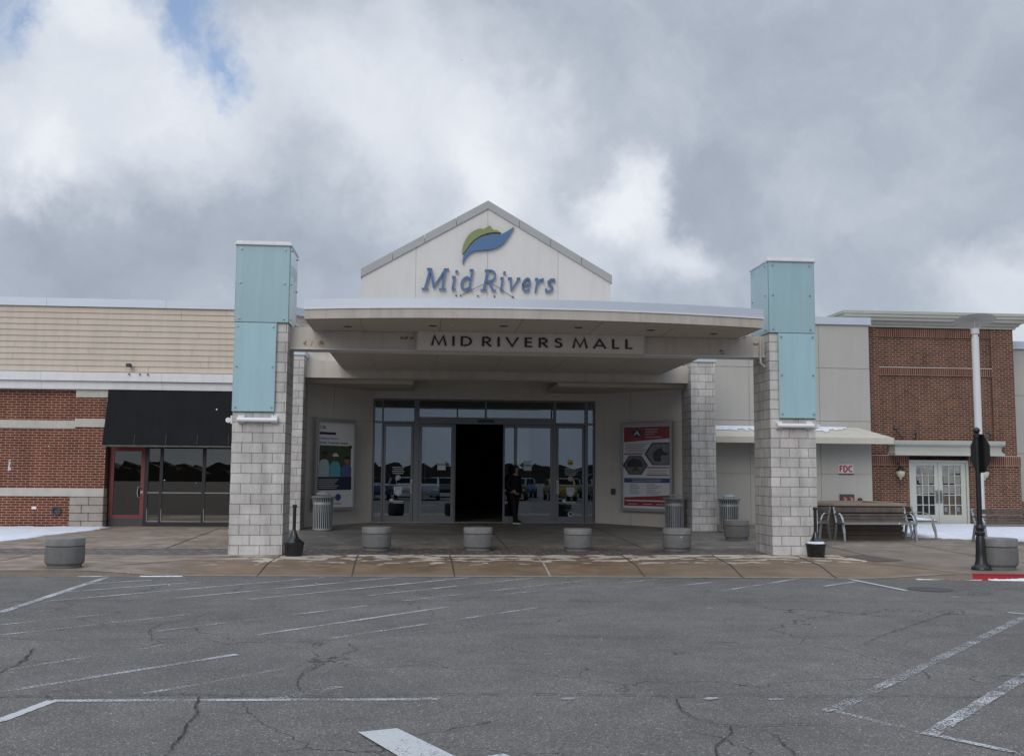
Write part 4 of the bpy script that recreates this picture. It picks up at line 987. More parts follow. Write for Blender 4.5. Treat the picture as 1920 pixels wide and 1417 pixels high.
d_ = Vector((2.3, 3.1, 0)).normalized(); n_ = Vector((d_.y, -d_.x, 0)); q0 = Vector((-4.155, YL - .05, 0))
cp.add([tuple(q0 + d_ * u + n_ * o_ + Vector((0, 0, z))) for z in (6.065, 6.285) for u, o_ in ((0, .05), (3.9, .05), (3.9, -.25), (0, -.25))], [(0, 3, 2, 1), (4, 5, 6, 7), (0, 1, 5, 4), (1, 2, 6, 5), (2, 3, 7, 6), (3, 0, 4, 7)])
cp.build('roof_coping', M_coping, lb)
bw = MB(); bw.box(-17, -3.9, YL + .05, YL + .3, 4.2, 6.06); bw.box(-17, -4.3, YL + .3, 40, 5.8, 6.0); bw.build('parapet', M_cream, lb)
cr_ = MB()
for a, b_ in ((-17, -10.15), (-10.144, -7.0), (-6.994, -3.9)):
    cr_.box(a, b_, YL - .22, YL + .05, 4.035, 4.265); cr_.box(a, b_, YL - .13, YL + .05, 3.815, 4.032)
cr_.build('cornice_band', M_white, lb)
bkm = MB(); bkm.box(-17, -9.27, YL + .10, YL + .4, .10, .945).box(-17, -9.27, YL + .10, YL + .4, 1.165, 2.76).box(-17, -9.27, YL + .10, YL + .4, 2.975, 3.812)
bkm.box(-9.265, -8.44, YL - .02, YL + .4, 1.165, 2.80).box(-9.265, -8.44, YL - .02, YL + .4, 3.025, 3.60); bkm.build('brick_wall', M_brickL, lb)
sn = MB(); sn.box(-17, -9.27, YL + .07, YL + .4, .9455, 1.1645).box(-17, -9.27, YL + .07, YL + .4, 2.7605, 2.9745).box(-9.267, -8.437, YL - .05, YL + .4, .9455, 1.1645).box(-9.267, -8.437, YL - .05, YL + .4, 2.8005, 3.0245).box(-9.267, -8.437, YL - .05, YL + .4, 3.6005, 3.812)
sn.build('stone_band', M_stone, lb)
rs = MB(); z = .10
for i, hgt in enumerate((.20, .21, .21, .215)):
    cut = -8.80 if i % 2 else -8.98
    for a, b_ in ((-9.29, cut), (cut + .01, -8.42)): rs.box(a, b_, YL - .09 - random.uniform(0, .02), YL + .4, z, z + hgt - .008)
    z += hgt
rs.build('rough_stone_base', mat('rough_stone', (.33, .295, .265), .9, var=.2, vscale=5, bump=1.0, bscale=9), lb, bevel=.012)
# storefront
st_ = MB(); y0, y1 = YL + .25, YL + .33
for x0, x1 in [(-8.44, -8.38), (-7.46, -7.37), (-7.07, -6.99), (-5.94, -5.85), (-4.5, -4.42)]: st_.box(x0, x1, y0, y1, .13, 2.42)
for a, b_ in [(-7.37, -7.07), (-6.99, -5.94), (-5.85, -4.5)]: st_.box(a, b_, y0 + .002, y1 - .002, 2.30, 2.42).box(a, b_, y0 + .002, y1 - .002, 1.0, 1.07).box(a, b_, y0 + .002, y1 - .002, .13, .27)
st_.box(-8.38, -7.46, y0 + .002, y1 - .002, 2.30, 2.42)
st_.build('storefront_frame', M_black, lb)
tr2 = MB()
for a, b_ in [(-7.37, -7.07), (-6.99, -5.94), (-5.85, -4.5)]: tr2.box(a, b_, y0 - .008, y0 + .001, 1.045, 1.062).box(a, b_, y0 - .008, y0 + .001, .27, .285)
for x in (-7.375, -7.0, -5.87): tr2.box(x, x + .012, y0 - .008, y0 - .001, .27, .62)
tr2.build('glazing_bead', M_alul, lb)
for a, b_ in [(-7.37, -7.07), (-6.99, -5.94), (-5.85, -4.5)]:
    for c, d in ((.27, 1.0), (1.07, 2.30)): MB().box(a, b_, y0 + .03, y0 + .038, c, d).build('glass_pane', M_glassB, lb)
d = MB(); dx0, dx1 = -8.375, -7.465
d.box(dx0, dx0 + .10, y0 - .01, y0 + .04, .36, 2.29).box(dx1 - .10, dx1, y0 - .01, y0 + .04, .36, 2.29).box(dx0 + .10, dx1 - .10, y0 - .009, y0 + .039, 2.17, 2.29).box(dx0 + .10, dx1 - .10, y0 - .009, y0 + .039, .361, .45)
rd = d.build('red_door', M_red, lb)
MB().box(dx0 + .10, dx1 - .10, y0 + .01, y0 + .018, .45, 2.17).build('glass_pane', M_glassB, rd)
MB().box(dx0, dx1, y0 - .012, y0 + .038, .145, .3595).build('kick_plate', mat('kick_plate', (.06, .06, .065), .5, metal=.5), rd)
MB().tube([(dx1 - .04, y0 - .01, 1.22), (dx1 - .14, y0 - .07, 1.20), (dx1 - .16, y0 - .07, 1.06), (dx1 - .14, y0 - .07, .93), (dx1 - .05, y0 - .01, .91)], .014, 8, M_alul).box(dx1 - .085, dx1 - .03, y0 - .02, y0 - .011, 1.03, 1.10, M_alul).build('handle', None, rd)
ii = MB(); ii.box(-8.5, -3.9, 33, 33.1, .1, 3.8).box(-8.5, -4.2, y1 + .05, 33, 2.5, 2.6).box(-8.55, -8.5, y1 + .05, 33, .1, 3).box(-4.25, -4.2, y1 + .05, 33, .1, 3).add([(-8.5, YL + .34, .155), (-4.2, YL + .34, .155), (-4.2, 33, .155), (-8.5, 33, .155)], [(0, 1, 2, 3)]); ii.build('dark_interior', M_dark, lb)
hd = MB(); hd.box(-8.44, -3.95, YL + .1, YL + .4, 2.4205, 3.81).box(-4.42, -3.95, YL + .05, YL + .4, .1, 2.42); hd.build('store_header', M_black, lb)
# awning
aw = thing('black_awning', 'sloping black canvas awning over the red store door', 'awning', (-6.5, YL, 2.3))
am = MB(); xa, xb = -8.36, -4.3; yt, yb = YL - .235, YL - .62; zt, zb = 3.80, 2.325
segs = 5
for i in range(segs):
    u0 = xa + (xb - xa) * i / segs; u1 = xa + (xb - xa) * (i + 1) / segs
    for j in range(6):
        f0, f1 = j / 6, (j + 1) / 6
        s0, s1_ = -.03 * math.sin(math.pi * f0), -.03 * math.sin(math.pi * f1)
        um = (u0 + u1) / 2
        for (p0, p1, sg) in ((u0, um, 0), (um, u1, 1)):
            def pt(u, f, s_, mid): return (u, yt + (yb - yt) * f - (s_ * .0) + (.02 if mid else 0), zt + (zb - zt) * f - (.015 if mid else 0))
            am.add([pt(p0, f0, s0, sg == 1), pt(p1, f0, s0, sg == 0), pt(p1, f1, s1_, sg == 0), pt(p0, f1, s1_, sg == 1)], [(0, 1, 2, 3)])
am.add([(xa, YL - .01, zt), (xa, yt, zt), (xa, yb, zb), (xa, yb, zb - .06), (xa, YL - .01, zb - .06)], [(0, 1, 2, 3, 4)])
am.add([(xb, YL - .01, zt), (xb, yt, zt), (xb, yb, zb), (xb, yb, zb - .06), (xb, YL - .01, zb - .06)], [(0, 1, 2, 3, 4)])
am.add([(xa, YL - .01, zt + .001), (xb, YL - .01, zt + .001), (xb, yt, zt + .001), (xa, yt, zt + .001)], [(0, 1, 2, 3)])
am.build('canvas', M_blackm, aw)
MB().box(xa, xb, yb - .006, yb + .03, zb - .055, zb - .012).build('hem_bar', mat('faded_hem', (.09, .09, .085), .8, var=.5, vscale=5), aw)
rm = MB()
for i in range(1, segs):
    u = xa + (xb - xa) * i / segs; rm.bar((u, yt + (yb - yt) * .82, zt + (zb - zt) * .82 + .012), (u, yb - .008, zb + .01), .012, .01)
rm.build('seam', mat('faded_seam', (.05, .05, .05), .8), aw)
# fittings on the store wall
v = MB(); v.lathe([(.11, 0), (.125, .02), (.12, .05), (.085, .05), (.08, .01), (.0, .01)], (0, 0, 0), 24)
vo = v.build('vent_pipe', M_darkgrey, local=True, smooth=True); vo.location = (-9.68, YL + .10, .56); vo.rotation_euler = (R(90), 0, 0); tag(vo, 'round dark vent pipe low on the red brick wall', 'vent')
tag(MB().box(-10.32, -10.20, YL + .08, YL + .10, .60, .67).build('wall_plate', M_whitep), 'small white plate low on the red brick wall', 'plate')
pp = MB(); pp.add([(-10.99 + a, YL + .094, 1.62 + c) for a, c in [(0, 0), (.085, .01), (.08, .07), (.05, .10), (.07, .24), (.02, .25), (.01, .12)]], [tuple(range(7))]); pp.v = [(a, y, z) for a, y, z in pp.v]
pp.prism([(-10.99, 1.88), (-10.91, 1.89), (-10.93, 1.93)], YL + .085, YL + .098, 'y')
tag(pp.build('paint_patch', M_lite), 'pale smudge of paint on the red brick wall', 'paint mark')
fl2 = thing('flood_light', 'small grey floodlight on the cream siding above the black awning', 'light', (-7.88, YL - .03, 4.42))
MB().tube([(-7.88, YL - .02, 4.46), (-7.88, YL - .14, 4.46)], .03, 8).build('arm', M_darkgrey, fl2)
MB().box(-7.95, -7.81, YL - .26, YL - .14, 4.42, 4.52).build('head', M_darkgrey, fl2, bevel=.02)
bs = MB()
for x in (-7.85, -7.57, -7.36): bs.tube([(x, YL - .22, 4.235), (x, YL - .29, 4.215)], .018, 8)
sr = thing('spike_row', 'three small dark stubs under the floodlight on the white cornice', 'bracket', (-7.6, YL - .22, 4.22)); bs.build('spike', M_black, sr)
fl3 = thing('flood_light', 'grey floodlight on a bracket behind the left end of the canopy', 'light', (-3.35, 28.5, 5.55))
MB().tube([(-3.30, 28.9, 5.6), (-3.32, 28.5, 5.62)], .03, 8).build('arm', M_darkgrey, fl3)
h_ = MB(); h_.bar((-3.48, 28.45, 5.86), (-3.28, 28.45, 5.60), .16, .07); h_.build('head', mat('lamp_grey', (.20, .21, .22), .5), fl3)

# ------------------------------------------------------------------ grey wing on the right
gw = thing('grey_building', 'plain grey panelled building right of the entrance', 'building', (11.3, 29.9, .18))
mb = MB(); panels(mb, 8.02, 13.70, .1, 6.27, 29.9, [9.9, 12.10], [1.69, 3.30, 4.92], t=.3); mb.box(8.02, 13.70, 30.2, 42, .1, 6.0); mb.build('panel_wall', M_stuccoR, gw)
MB().box(7.95, 13.76, 29.83, 30.4, 6.272, 6.50).build('roof_coping', M_coping, gw)
aw2 = thing('beige_awning', 'beige canvas awning dusted with snow on the grey building', 'awning', (11.3, 29.9, 2.6))
am = MB(); xa, xb = 8.55, 13.98; tl, tr3 = 8.85, 13.28
yo = 28.95
A_ = [(tl - .2, 29.895, 3.11), (tr3, 29.895, 3.11), (xb, yo, 2.77), (xa, yo, 2.77)]
am.add([(xa, 29.895, 3.11), (tr3, 29.895, 3.11), (xb, yo, 2.77), (xa, yo, 2.77)], [(0, 1, 2, 3)])
am.add([(xa, yo, 2.77), (xb, yo, 2.77), (xb, yo, 2.59), (xa, yo, 2.59)], [(0, 1, 2, 3)])
am.add([(tr3, 29.895, 3.11), (xb, 29.895, 2.77), (xb, yo, 2.77)], [(0, 1, 2)])
am.add([(xb, yo, 2.77), (xb, 29.895, 2.77), (xb, 29.895, 2.59), (xb, yo, 2.59)], [(0, 1, 2, 3)])
am.add([(xa, yo, 2.77), (xa, 29.895, 3.11), (xa, 29.895, 2.59), (xa, yo, 2.59)], [(0, 1, 2, 3)])
am.build('canvas', M_beige, aw2)
sa = MB(); rs2 = random.Random(11)
for (x0, x1) in ((8.7, 10.6), (11.6, 12.9)):
    n_ = 26; top = []; bot = []
    for i in range(n_ + 1):
        x = x0 + (x1 - x0) * i / n_; f = .42 + rs2.uniform(-.12, .22) * math.sin(math.pi * i / n_) - .3 * (i / n_) ** 2
        top.append((x, 29.89, 3.128)); bot.append((x, 29.895 - f * .9, 3.128 - f * .9 / .945 * .34))
    sa.add(top + bot, [(i, i + 1, i + n_ + 2, i + n_ + 1) for i in range(n_)])
sa.build('snow_dusting', M_snow, aw2)
fd = thing('fdc_sign', 'small white sign with red letters FDC on the grey wall', 'sign', (12.87, 29.88, 1.70))
MB().box(12.64, 13.11, 29.885, 29.897, 1.72, 2.0).build('plate', mat('sign_white', (.55, .53, .53), .5), fd)
MB().box(12.65, 13.12, 29.884, 29.898, 1.675, 1.7195).build('lower_edge', M_darkgrey, fd)
write('FDC', SANS, 12.68, 13.07, 1.76, .19, .22, 29.878, 29.884, .16, .2, M_redp, fd)
fc_ = thing('fire_connection', 'dark wall box with two red capped hose connections above the planter', 'fire hose connection', (12.9, 29.88, .85))
MB().box(12.66, 13.11, 29.86, 29.897, .82, 1.09).build('box', M_darkgrey, fc_)
for x in (12.80, 13.0): MB().tube([(x, 29.86, .95), (x, 29.77, .94)], [.06, .045], 14).build('cap', mat('red_cap', (.45, .16, .15), .5), fc_, smooth=True)
vb = MB(); vb.lathe([(0.0, .06), (.05, .045), (.07, 0), (.07, -.05)], (13.28, 29.84, .93), 16); tag(vb.build('alarm_bell', M_black, smooth=True), 'small round black alarm bell beside the hose connections', 'bell')

# ------------------------------------------------------------------ brick building on the right
rb_ = thing('brick_building', 'brown brick building with sage cornice and cream double doors at the right', 'building', (16.5, 30.4, .18))
YR = 30.4
mb = MB(); mb.box(13.35, 14.25, YR, YR + .5, 2.28, 6.30); mb.box(17.95, 18.68, YR, YR + .5, 2.28, 6.30); mb.box(14.251, 17.949, YR + .07, YR + .5, 2.28, 6.30)
mb.box(18.681, 18.9, YR + .03, YR + .5, .1, 6.3) if 0 else None
mb.box(13.35, 15.10, YR - .06, YR + .5, .1, 1.955); mb.box(17.05, 18.74, YR - .06, YR + .5, .1, 1.955); mb.box(15.101, 17.049, YR + .25, YR + .5, 2.15, 2.279)
mb.box(13.35, 13.5, YR + .5, 42, .1, 6.3).box(18.55, 18.68, YR + .5, 42, .1, 6.3)
mb.build('brick_wall', M_brickR, rb_)
so = MB(); so.box(14.26, 17.94, YR + .02, YR + .069, 6.00, 6.29).box(14.26, 17.94, YR + .01, YR + .069, 4.79, 5.03); so.box(13.35, 15.10, YR - .07, YR + .4, 1.9555, 2.279).box(17.05, 18.75, YR - .07, YR + .4, 1.9555, 2.279)
ob = so.build('soldier_course', M_soldier, rb_)
sl = MB(); sl.box(14.24, 17.96, YR - .01, YR + .069, 5.031, 5.05).box(13.35, 15.10, YR - .085, YR - .001, 2.28, 2.296).box(17.05, 18.76, YR - .085, YR - .001, 2.28, 2.296); sl.build('stone_sill', M_stone, rb_)
co = MB()
prof = [(0, 6.302), (-.05, 6.302), (-.06, 6.36), (-.12, 6.38), (-.16, 6.45), (-.26, 6.48), (-.28, 6.56), (-.33, 6.58), (-.33, 6.66), (-.36, 6.67), (-.36, 6.76), (0, 6.78)]
vs = []
for (xL, xR) in ((13.35, 18.70),):
    for ox, z in prof: vs.append((xL + ox, YR + ox, z))
    for ox, z in prof: vs.append((xR - ox, YR + ox, z))
    for ox, z in prof: vs.append((xR - ox, 42, z))
    for ox, z in prof: vs.append((xL + ox, 42, z))
n_ = len(prof); fs = [(i, i + 1, n_ + i + 1, n_ + i) for i in range(n_ - 1)] + [(n_ + i, n_ + i + 1, 2 * n_ + i + 1, 2 * n_ + i) for i in range(n_ - 1)] + [(3 * n_ + i, 3 * n_ + i + 1, i + 1, i) for i in range(n_ - 1)]
co.add(vs, fs); co.add([(13.3, YR, 6.775), (18.75, YR, 6.775), (18.75, 42, 6.775), (13.3, 42, 6.775)], [(0, 1, 2, 3)])
co.build('cornice', M_cornice, rb_)
# door hood
dh = MB(); xL, xR = 14.68, 17.75
prof = [(0, 2.285), (-.50, 2.285), (-.50, 2.36), (-.44, 2.38), (-.40, 2.42), (-.40, 2.55), (-.46, 2.58), (-.52, 2.62), (-.54, 2.70), (-.54, 2.735), (0, 2.76)]
prof2 = [(0, 2.285)] + [(a, z) for a, z in prof[1:-1]]
vs = []
for a, z in prof: vs.append((xL + a * .45, YR + .02, z))
for a, z in prof: vs.append((xL + a * .45, YR + a, z))
for a, z in prof: vs.append((xR - a * .45, YR + a, z))
for a, z in prof: vs.append((xR - a * .45, YR + .02, z))
n_ = len(prof); fs = []
for k in range(3): fs += [(k * n_ + i, k * n_ + i + 1, (k + 1) * n_ + i + 1, (k + 1) * n_ + i) for i in range(n_ - 1)]
fs.append(tuple(range(n_ - 1, -1, -1))); 
dh.add(vs, fs); dh.add([(xL - .2, YR, 2.29), (xR + .2, YR, 2.29), (xR + .2, YR - .49, 2.29), (xL - .2, YR - .49, 2.29)], [(0, 1, 2, 3)])
dh.build('door_hood', M_cornice, rb_)
# double doors
fr = MB(); fr.box(15.10, 15.17, YR - .02, YR + .25, .15, 2.15).box(16.98, 17.05, YR - .02, YR + .25, .15, 2.15).box(15.17, 16.98, YR - .02, YR + .25, 2.08, 2.15); fr.build('door_frame', M_doorp, rb_)
def french(x0, x1, gx0, gx1, dark_rows, lab):
    y = YR + .03; d = MB()
    d.box(x0, gx0, y, y + .05, .17, 2.08).box(gx1, x1, y, y + .05, .17, 2.08).box(gx0, gx1, y + .001, y + .049, .17, .46).box(gx0, gx1, y + .001, y + .049, 1.98, 2.08)
    ob = d.build('door', M_doorp, rb_, bevel=.003); ob['label'] = lab
    mu = MB(); w = (gx1 - gx0) / 3; h = (1.98 - .46) / 5
    for i in (1, 2): mu.box(gx0 + w * i - .013, gx0 + w * i + .013, y - .004, y + .04, .46, 1.98)
    for j in range(1, 5): mu.box(gx0, gx1, y - .002, y + .038, .46 + h * j - .013, .46 + h * j + .013)
    mu.build('muntins', M_doorp, ob)
    MB().box(gx0, gx1, y + .02, y + .026, .46, 1.98).build('glass_pane', M_glassC, ob)
    pap = MB()
    for i in range(3):
        for j in range(5):
            if j >= 2: m_ = M_papw; o1 = rb.uniform(0, .06); o2 = rb.uniform(0, .04)
            else:
                m_ = M_paper if dark_rows else M_dark; o1 = o2 = 0
            a, b_ = gx0 + w * i + o1, gx0 + w * (i + 1) - .01
            pap.box(a, b_, y + .032 + rb.uniform(0, .012), y + .05, .46 + h * j + o2 * 1.5, .46 + h * (j + 1), m_)
    if dark_rows:
        for i in (0, 2): pap.box(gx0 + w * i + .05, gx0 + w * (i + 1) - .06, y + .0285, y + .031, .56, .70, M_lite)
    else: pap.box(gx0 + .03, gx0 + w - .06, y + .0285, y + .031, 1.72, 1.95, M_sky2).box(gx0 + .03, gx0 + w - .1, y + .0285, y + .031, 1.40, 1.52, M_pblue)
    pap.build('window_paper', None, ob)
    return ob
d1 = french(15.175, 16.07, 15.37, 15.95, False, 'left cream door leaf with dark lower panes')
d2 = french(16.08, 16.975, 16.22, 16.82, True, 'right cream door leaf with brown paper behind its lower panes')
for ob, x in ((d1, 16.01), (d2, 16.145)):
    h_ = MB(); h_.box(x - .035, x + .035, YR - .0, YR + .029, .82, 1.22).tube([(x, YR + .0, 1.12), (x, YR - .05, 1.10), (x, YR - .05, .92), (x, YR, .90)], .014, 8); h_.build('handle', mat('worn_metal', (.22, .22, .23), .5, metal=.5), ob)
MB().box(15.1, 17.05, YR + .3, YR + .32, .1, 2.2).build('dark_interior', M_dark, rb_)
hg = MB()
for z in (.35, .95, 1.85): hg.box(17.052, 17.075, YR - .075, YR - .061, z, z + .12)
hg.build('hinge', M_black, rb_)
def globe(x, label):
    t_ = thing('wall_lantern', label, 'light', (x, YR - .07, 1.7), 0, 'globe lanterns beside the cream doors')
    MB().tube([(0, 0, .32), (0, -.14, .34), (0, -.24, .28), (0, -.25, .22)], .018, 8).lathe([(.12, .10), (.11, .16), (.05, .22), (.02, .25)], (0, -.25, 0), 20).build('lantern_arm', M_black, t_, local=True)
    MB().lathe([(.0, -.17), (.02, -.16), (.03, -.11), (.07, -.08), (.12, -.01), (.135, .05), (.12, .10), (.0, .105)], (0, -.25, 0), 24).build('globe', M_globe, t_, local=True, smooth=True)
globe(14.69, 'round cream globe lantern left of the cream double doors'); globe(17.40, 'round cream globe lantern right of the cream doors, behind the stop sign')
def goose(x, z, dx, label):
    t_ = thing('gooseneck_light', label, 'light', (x, YR, z), 0, 'small spotlights above the door hood')
    MB().tube([(0, -.0, 0), (dx * .5, -.12, .12), (dx, -.3, .30)], .014, 7).build('arm', M_black, t_, local=True)
    MB().lathe([(.03, .08), (.06, .05), (.085, -.02), (.08, -.03), (0, -.02)], (dx, -.32, .33), 16).build('shade', M_darkgrey, t_, local=True, smooth=True)
goose(15.0, 2.79, -.42, 'black gooseneck spotlight leaning left above the door hood'); 
goose(15.3, 2.66, -.05, 'short grey spotlight standing on the left end of the door hood')
goose(17.85, 2.66, -.22, 'dark spotlight above the right end of the door hood, behind the stop sign')
# far right building
fb = thing('far_building', 'grey panelled building with brick base at the far right edge', 'building', (24, 31.5, .18))
mb = MB(); panels(mb, 18.9, 32, .85, 5.83, 31.5, [23, 27.5], [4.3, 2.4], t=.3); mb.box(18.9, 32, 31.8, 42, .1, 5.7); mb.build('panel_wall', M_stuccoR, fb)
MB().box(18.85, 32.1, 31.42, 31.9, 5.832, 6.08).build('roof_coping', M_coping, fb)
MB().box(18.9, 32, 31.40, 31.8, .1, .845).build('brick_base', M_brickR, fb)

# ------------------------------------------------------------------ street furniture
def drum(name='concrete_bollard'):
    t_ = thing(name, 'x', 'bollard')
    MB().lathe([(.265, 0), (.27, .01), (.268, .045), (.295, .07), (.306, .085), (.31, .10), (.31, .345), (.300, .352)], (0, 0, 0), 48).build('body', M_conc, t_, local=True, smooth=True)
    MB().lathe([(.292, .3525), (.292, .362)], (0, 0, 0), 48).build('groove', M_darkgrey, t_, local=True, smooth=True)
    MB().lathe([(.300, .3625), (.31, .368), (.31, .475), (.298, .49), (.0, .494)], (0, 0, 0), 48).build('cap', M_conc2, t_, local=True, smooth=True)
    return t_
D0 = drum(); DR = [(-6.0, 18.05, 1.02, 'leftmost concrete drum bollard, alone in front of the brick store'), (-.9, 21.75, .99, 'concrete drum bollard nearest the left block pillar, in front of the left doors'),
    (1.24, 21.75, .99, 'concrete drum bollard in front of the open doorway'), (3.37, 21.68, .96, 'concrete drum bollard right of the open doorway, before the right doors'),
    (5.53, 21.68, .98, 'concrete drum bollard in front of the right trash can, left of the right pillar'), (7.73, 24.45, .98, 'concrete drum bollard behind the right pillar, before the rear trash can'),
    (10.36, 17.6, 1.12, 'concrete drum bollard beside the stop sign post at the right edge')]
for i, (x, y, s_, lb_) in enumerate(DR):
    o = D0 if i == 0 else copy_tree(D0)
    o.location = (x, y, gz(y) - .002); o.rotation_euler = (0, 0, i * .9); o.scale = (s_, s_, s_); o['label'] = lb_; o['group'] = 'concrete drum bollards'
def bin_():
    t_ = thing('trash_can', 'x', 'trash can')
    s_ = MB(); n_ = 30
    for i in range(n_):
        a = 2 * math.pi * i / n_; ca, sa_ = math.cos(a), math.sin(a)
        def pp(r, z): return (r * ca, r * sa_, z)
        prev = None
        for r, z in ((.265, .04), (.27, .40), (.272, .72), (.285, .84), (.325, .93)):
            if prev: s_.bar(prev, pp(r, z), .026, .008, up=(ca, sa_, 0))
            prev = pp(r, z)
    s_.build('slats', M_bin, t_, local=True)
    rr = MB(); rr.lathe([(.255, .02), (.275, .02), (.278, .07), (.255, .07)], n=40); rr.lathe([(.262, .715), (.284, .715), (.284, .785), (.262, .785)], n=40); rr.lathe([(.24, 0), (.22, .02)], n=30)
    rr.build('band', M_bin, t_, local=True, smooth=True)
    MB().lathe([(.325, .925), (.338, .925), (.342, .945), (.325, .95), (.24, .94), (.24, .925)], n=40).build('rim', M_bin, t_, local=True, smooth=True)
    MB().lathe([(.235, .03), (.24, .90)], n=30).build('liner', M_black, t_, local=True)
    l_ = MB()
    for s__ in (-1, 1): l_.tube([(s__ * .16, 0, .935), (s__ * .16, 0, 1.0)], .012, 8)
    l_.lathe([(.20, 1.0), (.215, 1.005), (.17, 1.035), (.03, 1.05), (.0, 1.05)], n=30); l_.tube([(-.05, 0, 1.045), (-.03, 0, 1.08), (.03, 0, 1.08), (.05, 0, 1.045)], .01, 6)
    l_.build('rain_lid', M_bin, t_, local=True, smooth=True)
    return t_
B0 = bin_()
for i, (x, y, s_, lb_) in enumerate([(-2.53, 27.1, .94, 'slatted steel trash can in front of the left poster case'), (6.95, 27.5, .93, 'slatted steel trash can with round lid by the right poster case'), (8.30, 26.9, .95, 'slatted steel trash can between the two right pillars, behind a concrete drum')]):
    o = B0 if i == 0 else copy_tree(B0)
    o.location = (x, y, gz(y)); o.scale = (s_, s_, s_); o.rotation_euler = (0, 0, i * 1.1 + .2); o['label'] = lb_; o['group'] = 'slatted steel trash cans'
def ashcan(x, y, label):
    t_ = thing('cigarette_bin', label, 'cigarette bin', (x, y, 0), 0, 'black cigarette receptacles at the pillars')
    MB().lathe([(.165, 0), (.17, .01), (.195, .225), (.205, .235), (.205, .27), (.19, .27), (.185, .25)], n=36).build('bucket', M_black, t_, local=True, smooth=True)
    MB().lathe([(.188, .26), (.17, .285), (.11, .33), (.07, .40), (.045, .48), (.042, .50)], n=36).build('cone_lid', mat('black_plastic', (.012, .013, .015), .22, coat=.3), t_, local=True, smooth=True)
    MB().lathe([(.034, .49), (.034, .94), (.045, .945), (.045, .99), (.03, 1.0)], n=16).build('neck', M_black, t_, local=True, smooth=True)
    sn_ = MB(); n_ = 20
    sn_.lathe([(.182, .272), (.16, .298), (.13, .315)], n=24) if x > 0 else sn_.lathe([(.135, .305), (.105, .335)], n=24)
    sn_.v = [v_ for v_ in sn_.v]; sn_.build('snow_rim', M_snow, t_, local=True, smooth=True)
ashcan(-2.46, 20.45, 'black cone-shaped cigarette bin at the foot of the left block pillar')
ashcan(8.03, 20.2, 'black cone-shaped cigarette bin ringed with snow at the foot of the right block pillar')

# benches
def bench(w=1.85):
    t_ = thing('bench', 'x', 'bench')
    for k in (-1, 1):
        x = k * (w / 2 - .02); f = MB()
        f.bar((x, .02, .80), (x, -.13, .42), .05, .03, up=(0, 1, 0)); f.bar((x, -.13, .41), (x, -.62, .43), .05, .03)
        f.bar((x, -.12, .40), (x, .0, .0), .05, .05, up=(0, 1, 0)); f.bar((x, -.52, .40), (x, -.58, .18), .055, .06, up=(0, 1, 0)); f.bar((x, -.58, .18), (x, -.60, .0), .045, .045, up=(0, 1, 0))
        f.build('end_frame', M_alul, t_, local=True)
        a = MB(); pts = [(x, -.04, .62), (x, -.14, .655), (x, -.30, .66), (x, -.44, .60), (x, -.52, .50), (x, -.55, .42)]
        for p0, p1 in zip(pts, pts[1:]): a.bar(p0, p1, .045, .016, up=(0, 1, 0))
        a.build('armrest', M_alul, t_, local=True)
    b_ = MB()
    for (y, z, hgt) in ((.0, .735, .12), (-.045, .61, .06), (-.075, .535, .06), (-.105, .465, .055)): b_.box(-w / 2 + .03, w / 2 - .03, y - .035, y - .005, z - hgt / 2, z + hgt / 2)
    b_.build('backrest', M_wood, t_, local=True, bevel=.006)
    s_ = MB()
    for i in range(5): s_.box(-w / 2 + .03, w / 2 - .03, -.62 + i * .098, -.62 + i * .098 + .085, .425, .45)
    s_.build('seat', M_wood, t_, local=True, bevel=.006)
    MB().box(-w / 2 + .0, w / 2 - .0, -.64, -.622, .405, .445).build('seat_rail', M_alul, t_, local=True)
    return t_
b0 = bench()
b0.location = (11.15, 24.55, gz(24.4)); b0['label'] = 'wood and aluminium bench facing the drive in front of the brown planter'; b0['group'] = 'benches around the planters'
bn = dup(b0, (12.42, 25.55, gz(25.5)), R(82), 'bench at the right side of the brown planter, its seat covered in snow')
MB().box(-.88, .88, -.61, -.15, .4515, .475).build('seat_snow', M_snow, bn, local=True, bevel=.01)
bl2 = dup(b0, (9.62, 24.86, gz(25)), R(-46), 'bench mostly hidden behind the right block pillar, left of the planter')
bl2.scale = (.72, 1, 1)
dup(b0, (14.37, 23.9, gz(23.9)), R(0), 'bench at the far right edge behind the stop sign post')
# planter
pt = thing('planter', 'large brown ribbed planter box behind the bench', 'planter', (11, 25.5, .07))
base = [(10.28, 24.66), (12.06, 24.62), (12.12, 26.9), (10.1, 27.0), (9.35, 26.2), (9.45, 25.5)]
def inset(poly, d):
    c = Vector((sum(p[0] for p in poly) / len(poly), sum(p[1] for p in poly) / len(poly)))
    return [tuple(Vector(p) + (Vector(p) - c).normalized() * d) for p in poly]
n_ = 7
bp_ = MB()
for i in range(n_):
    z0, z1 = .06 + i * .118, .06 + (i + 1) * .118 - .012
    bp_.prism(inset(base, .0 + (.012 if i % 2 else 0)), z0, z1, 'z')
bp_.prism(inset(base, -.04), .055, .89, 'z')
bp_.build('ribbed_side', M_planter, pt)
rim = MB(); o1 = inset(base, .09); i1 = inset(base, -.16)
for z0, z1 in ((.90, .97),):
    k = len(o1); vs = [(x, y, z1) for x, y in o1] + [(x, y, z1) for x, y in i1] + [(x, y, z0) for x, y in o1] + [(x, y, z0 - .02) for x, y in i1]
    fs = []
    for i in range(k):
        j = (i + 1) % k; fs += [(i, j, k + j, k + i), (2 * k + i, 2 * k + j, j, i), (k + i, k + j, 3 * k + j, 3 * k + i), (3 * k + i, 3 * k + j, 2 * k + j, 2 * k + i)]
    rim.add(vs, fs)
rim.build('rim', M_plrim, pt)
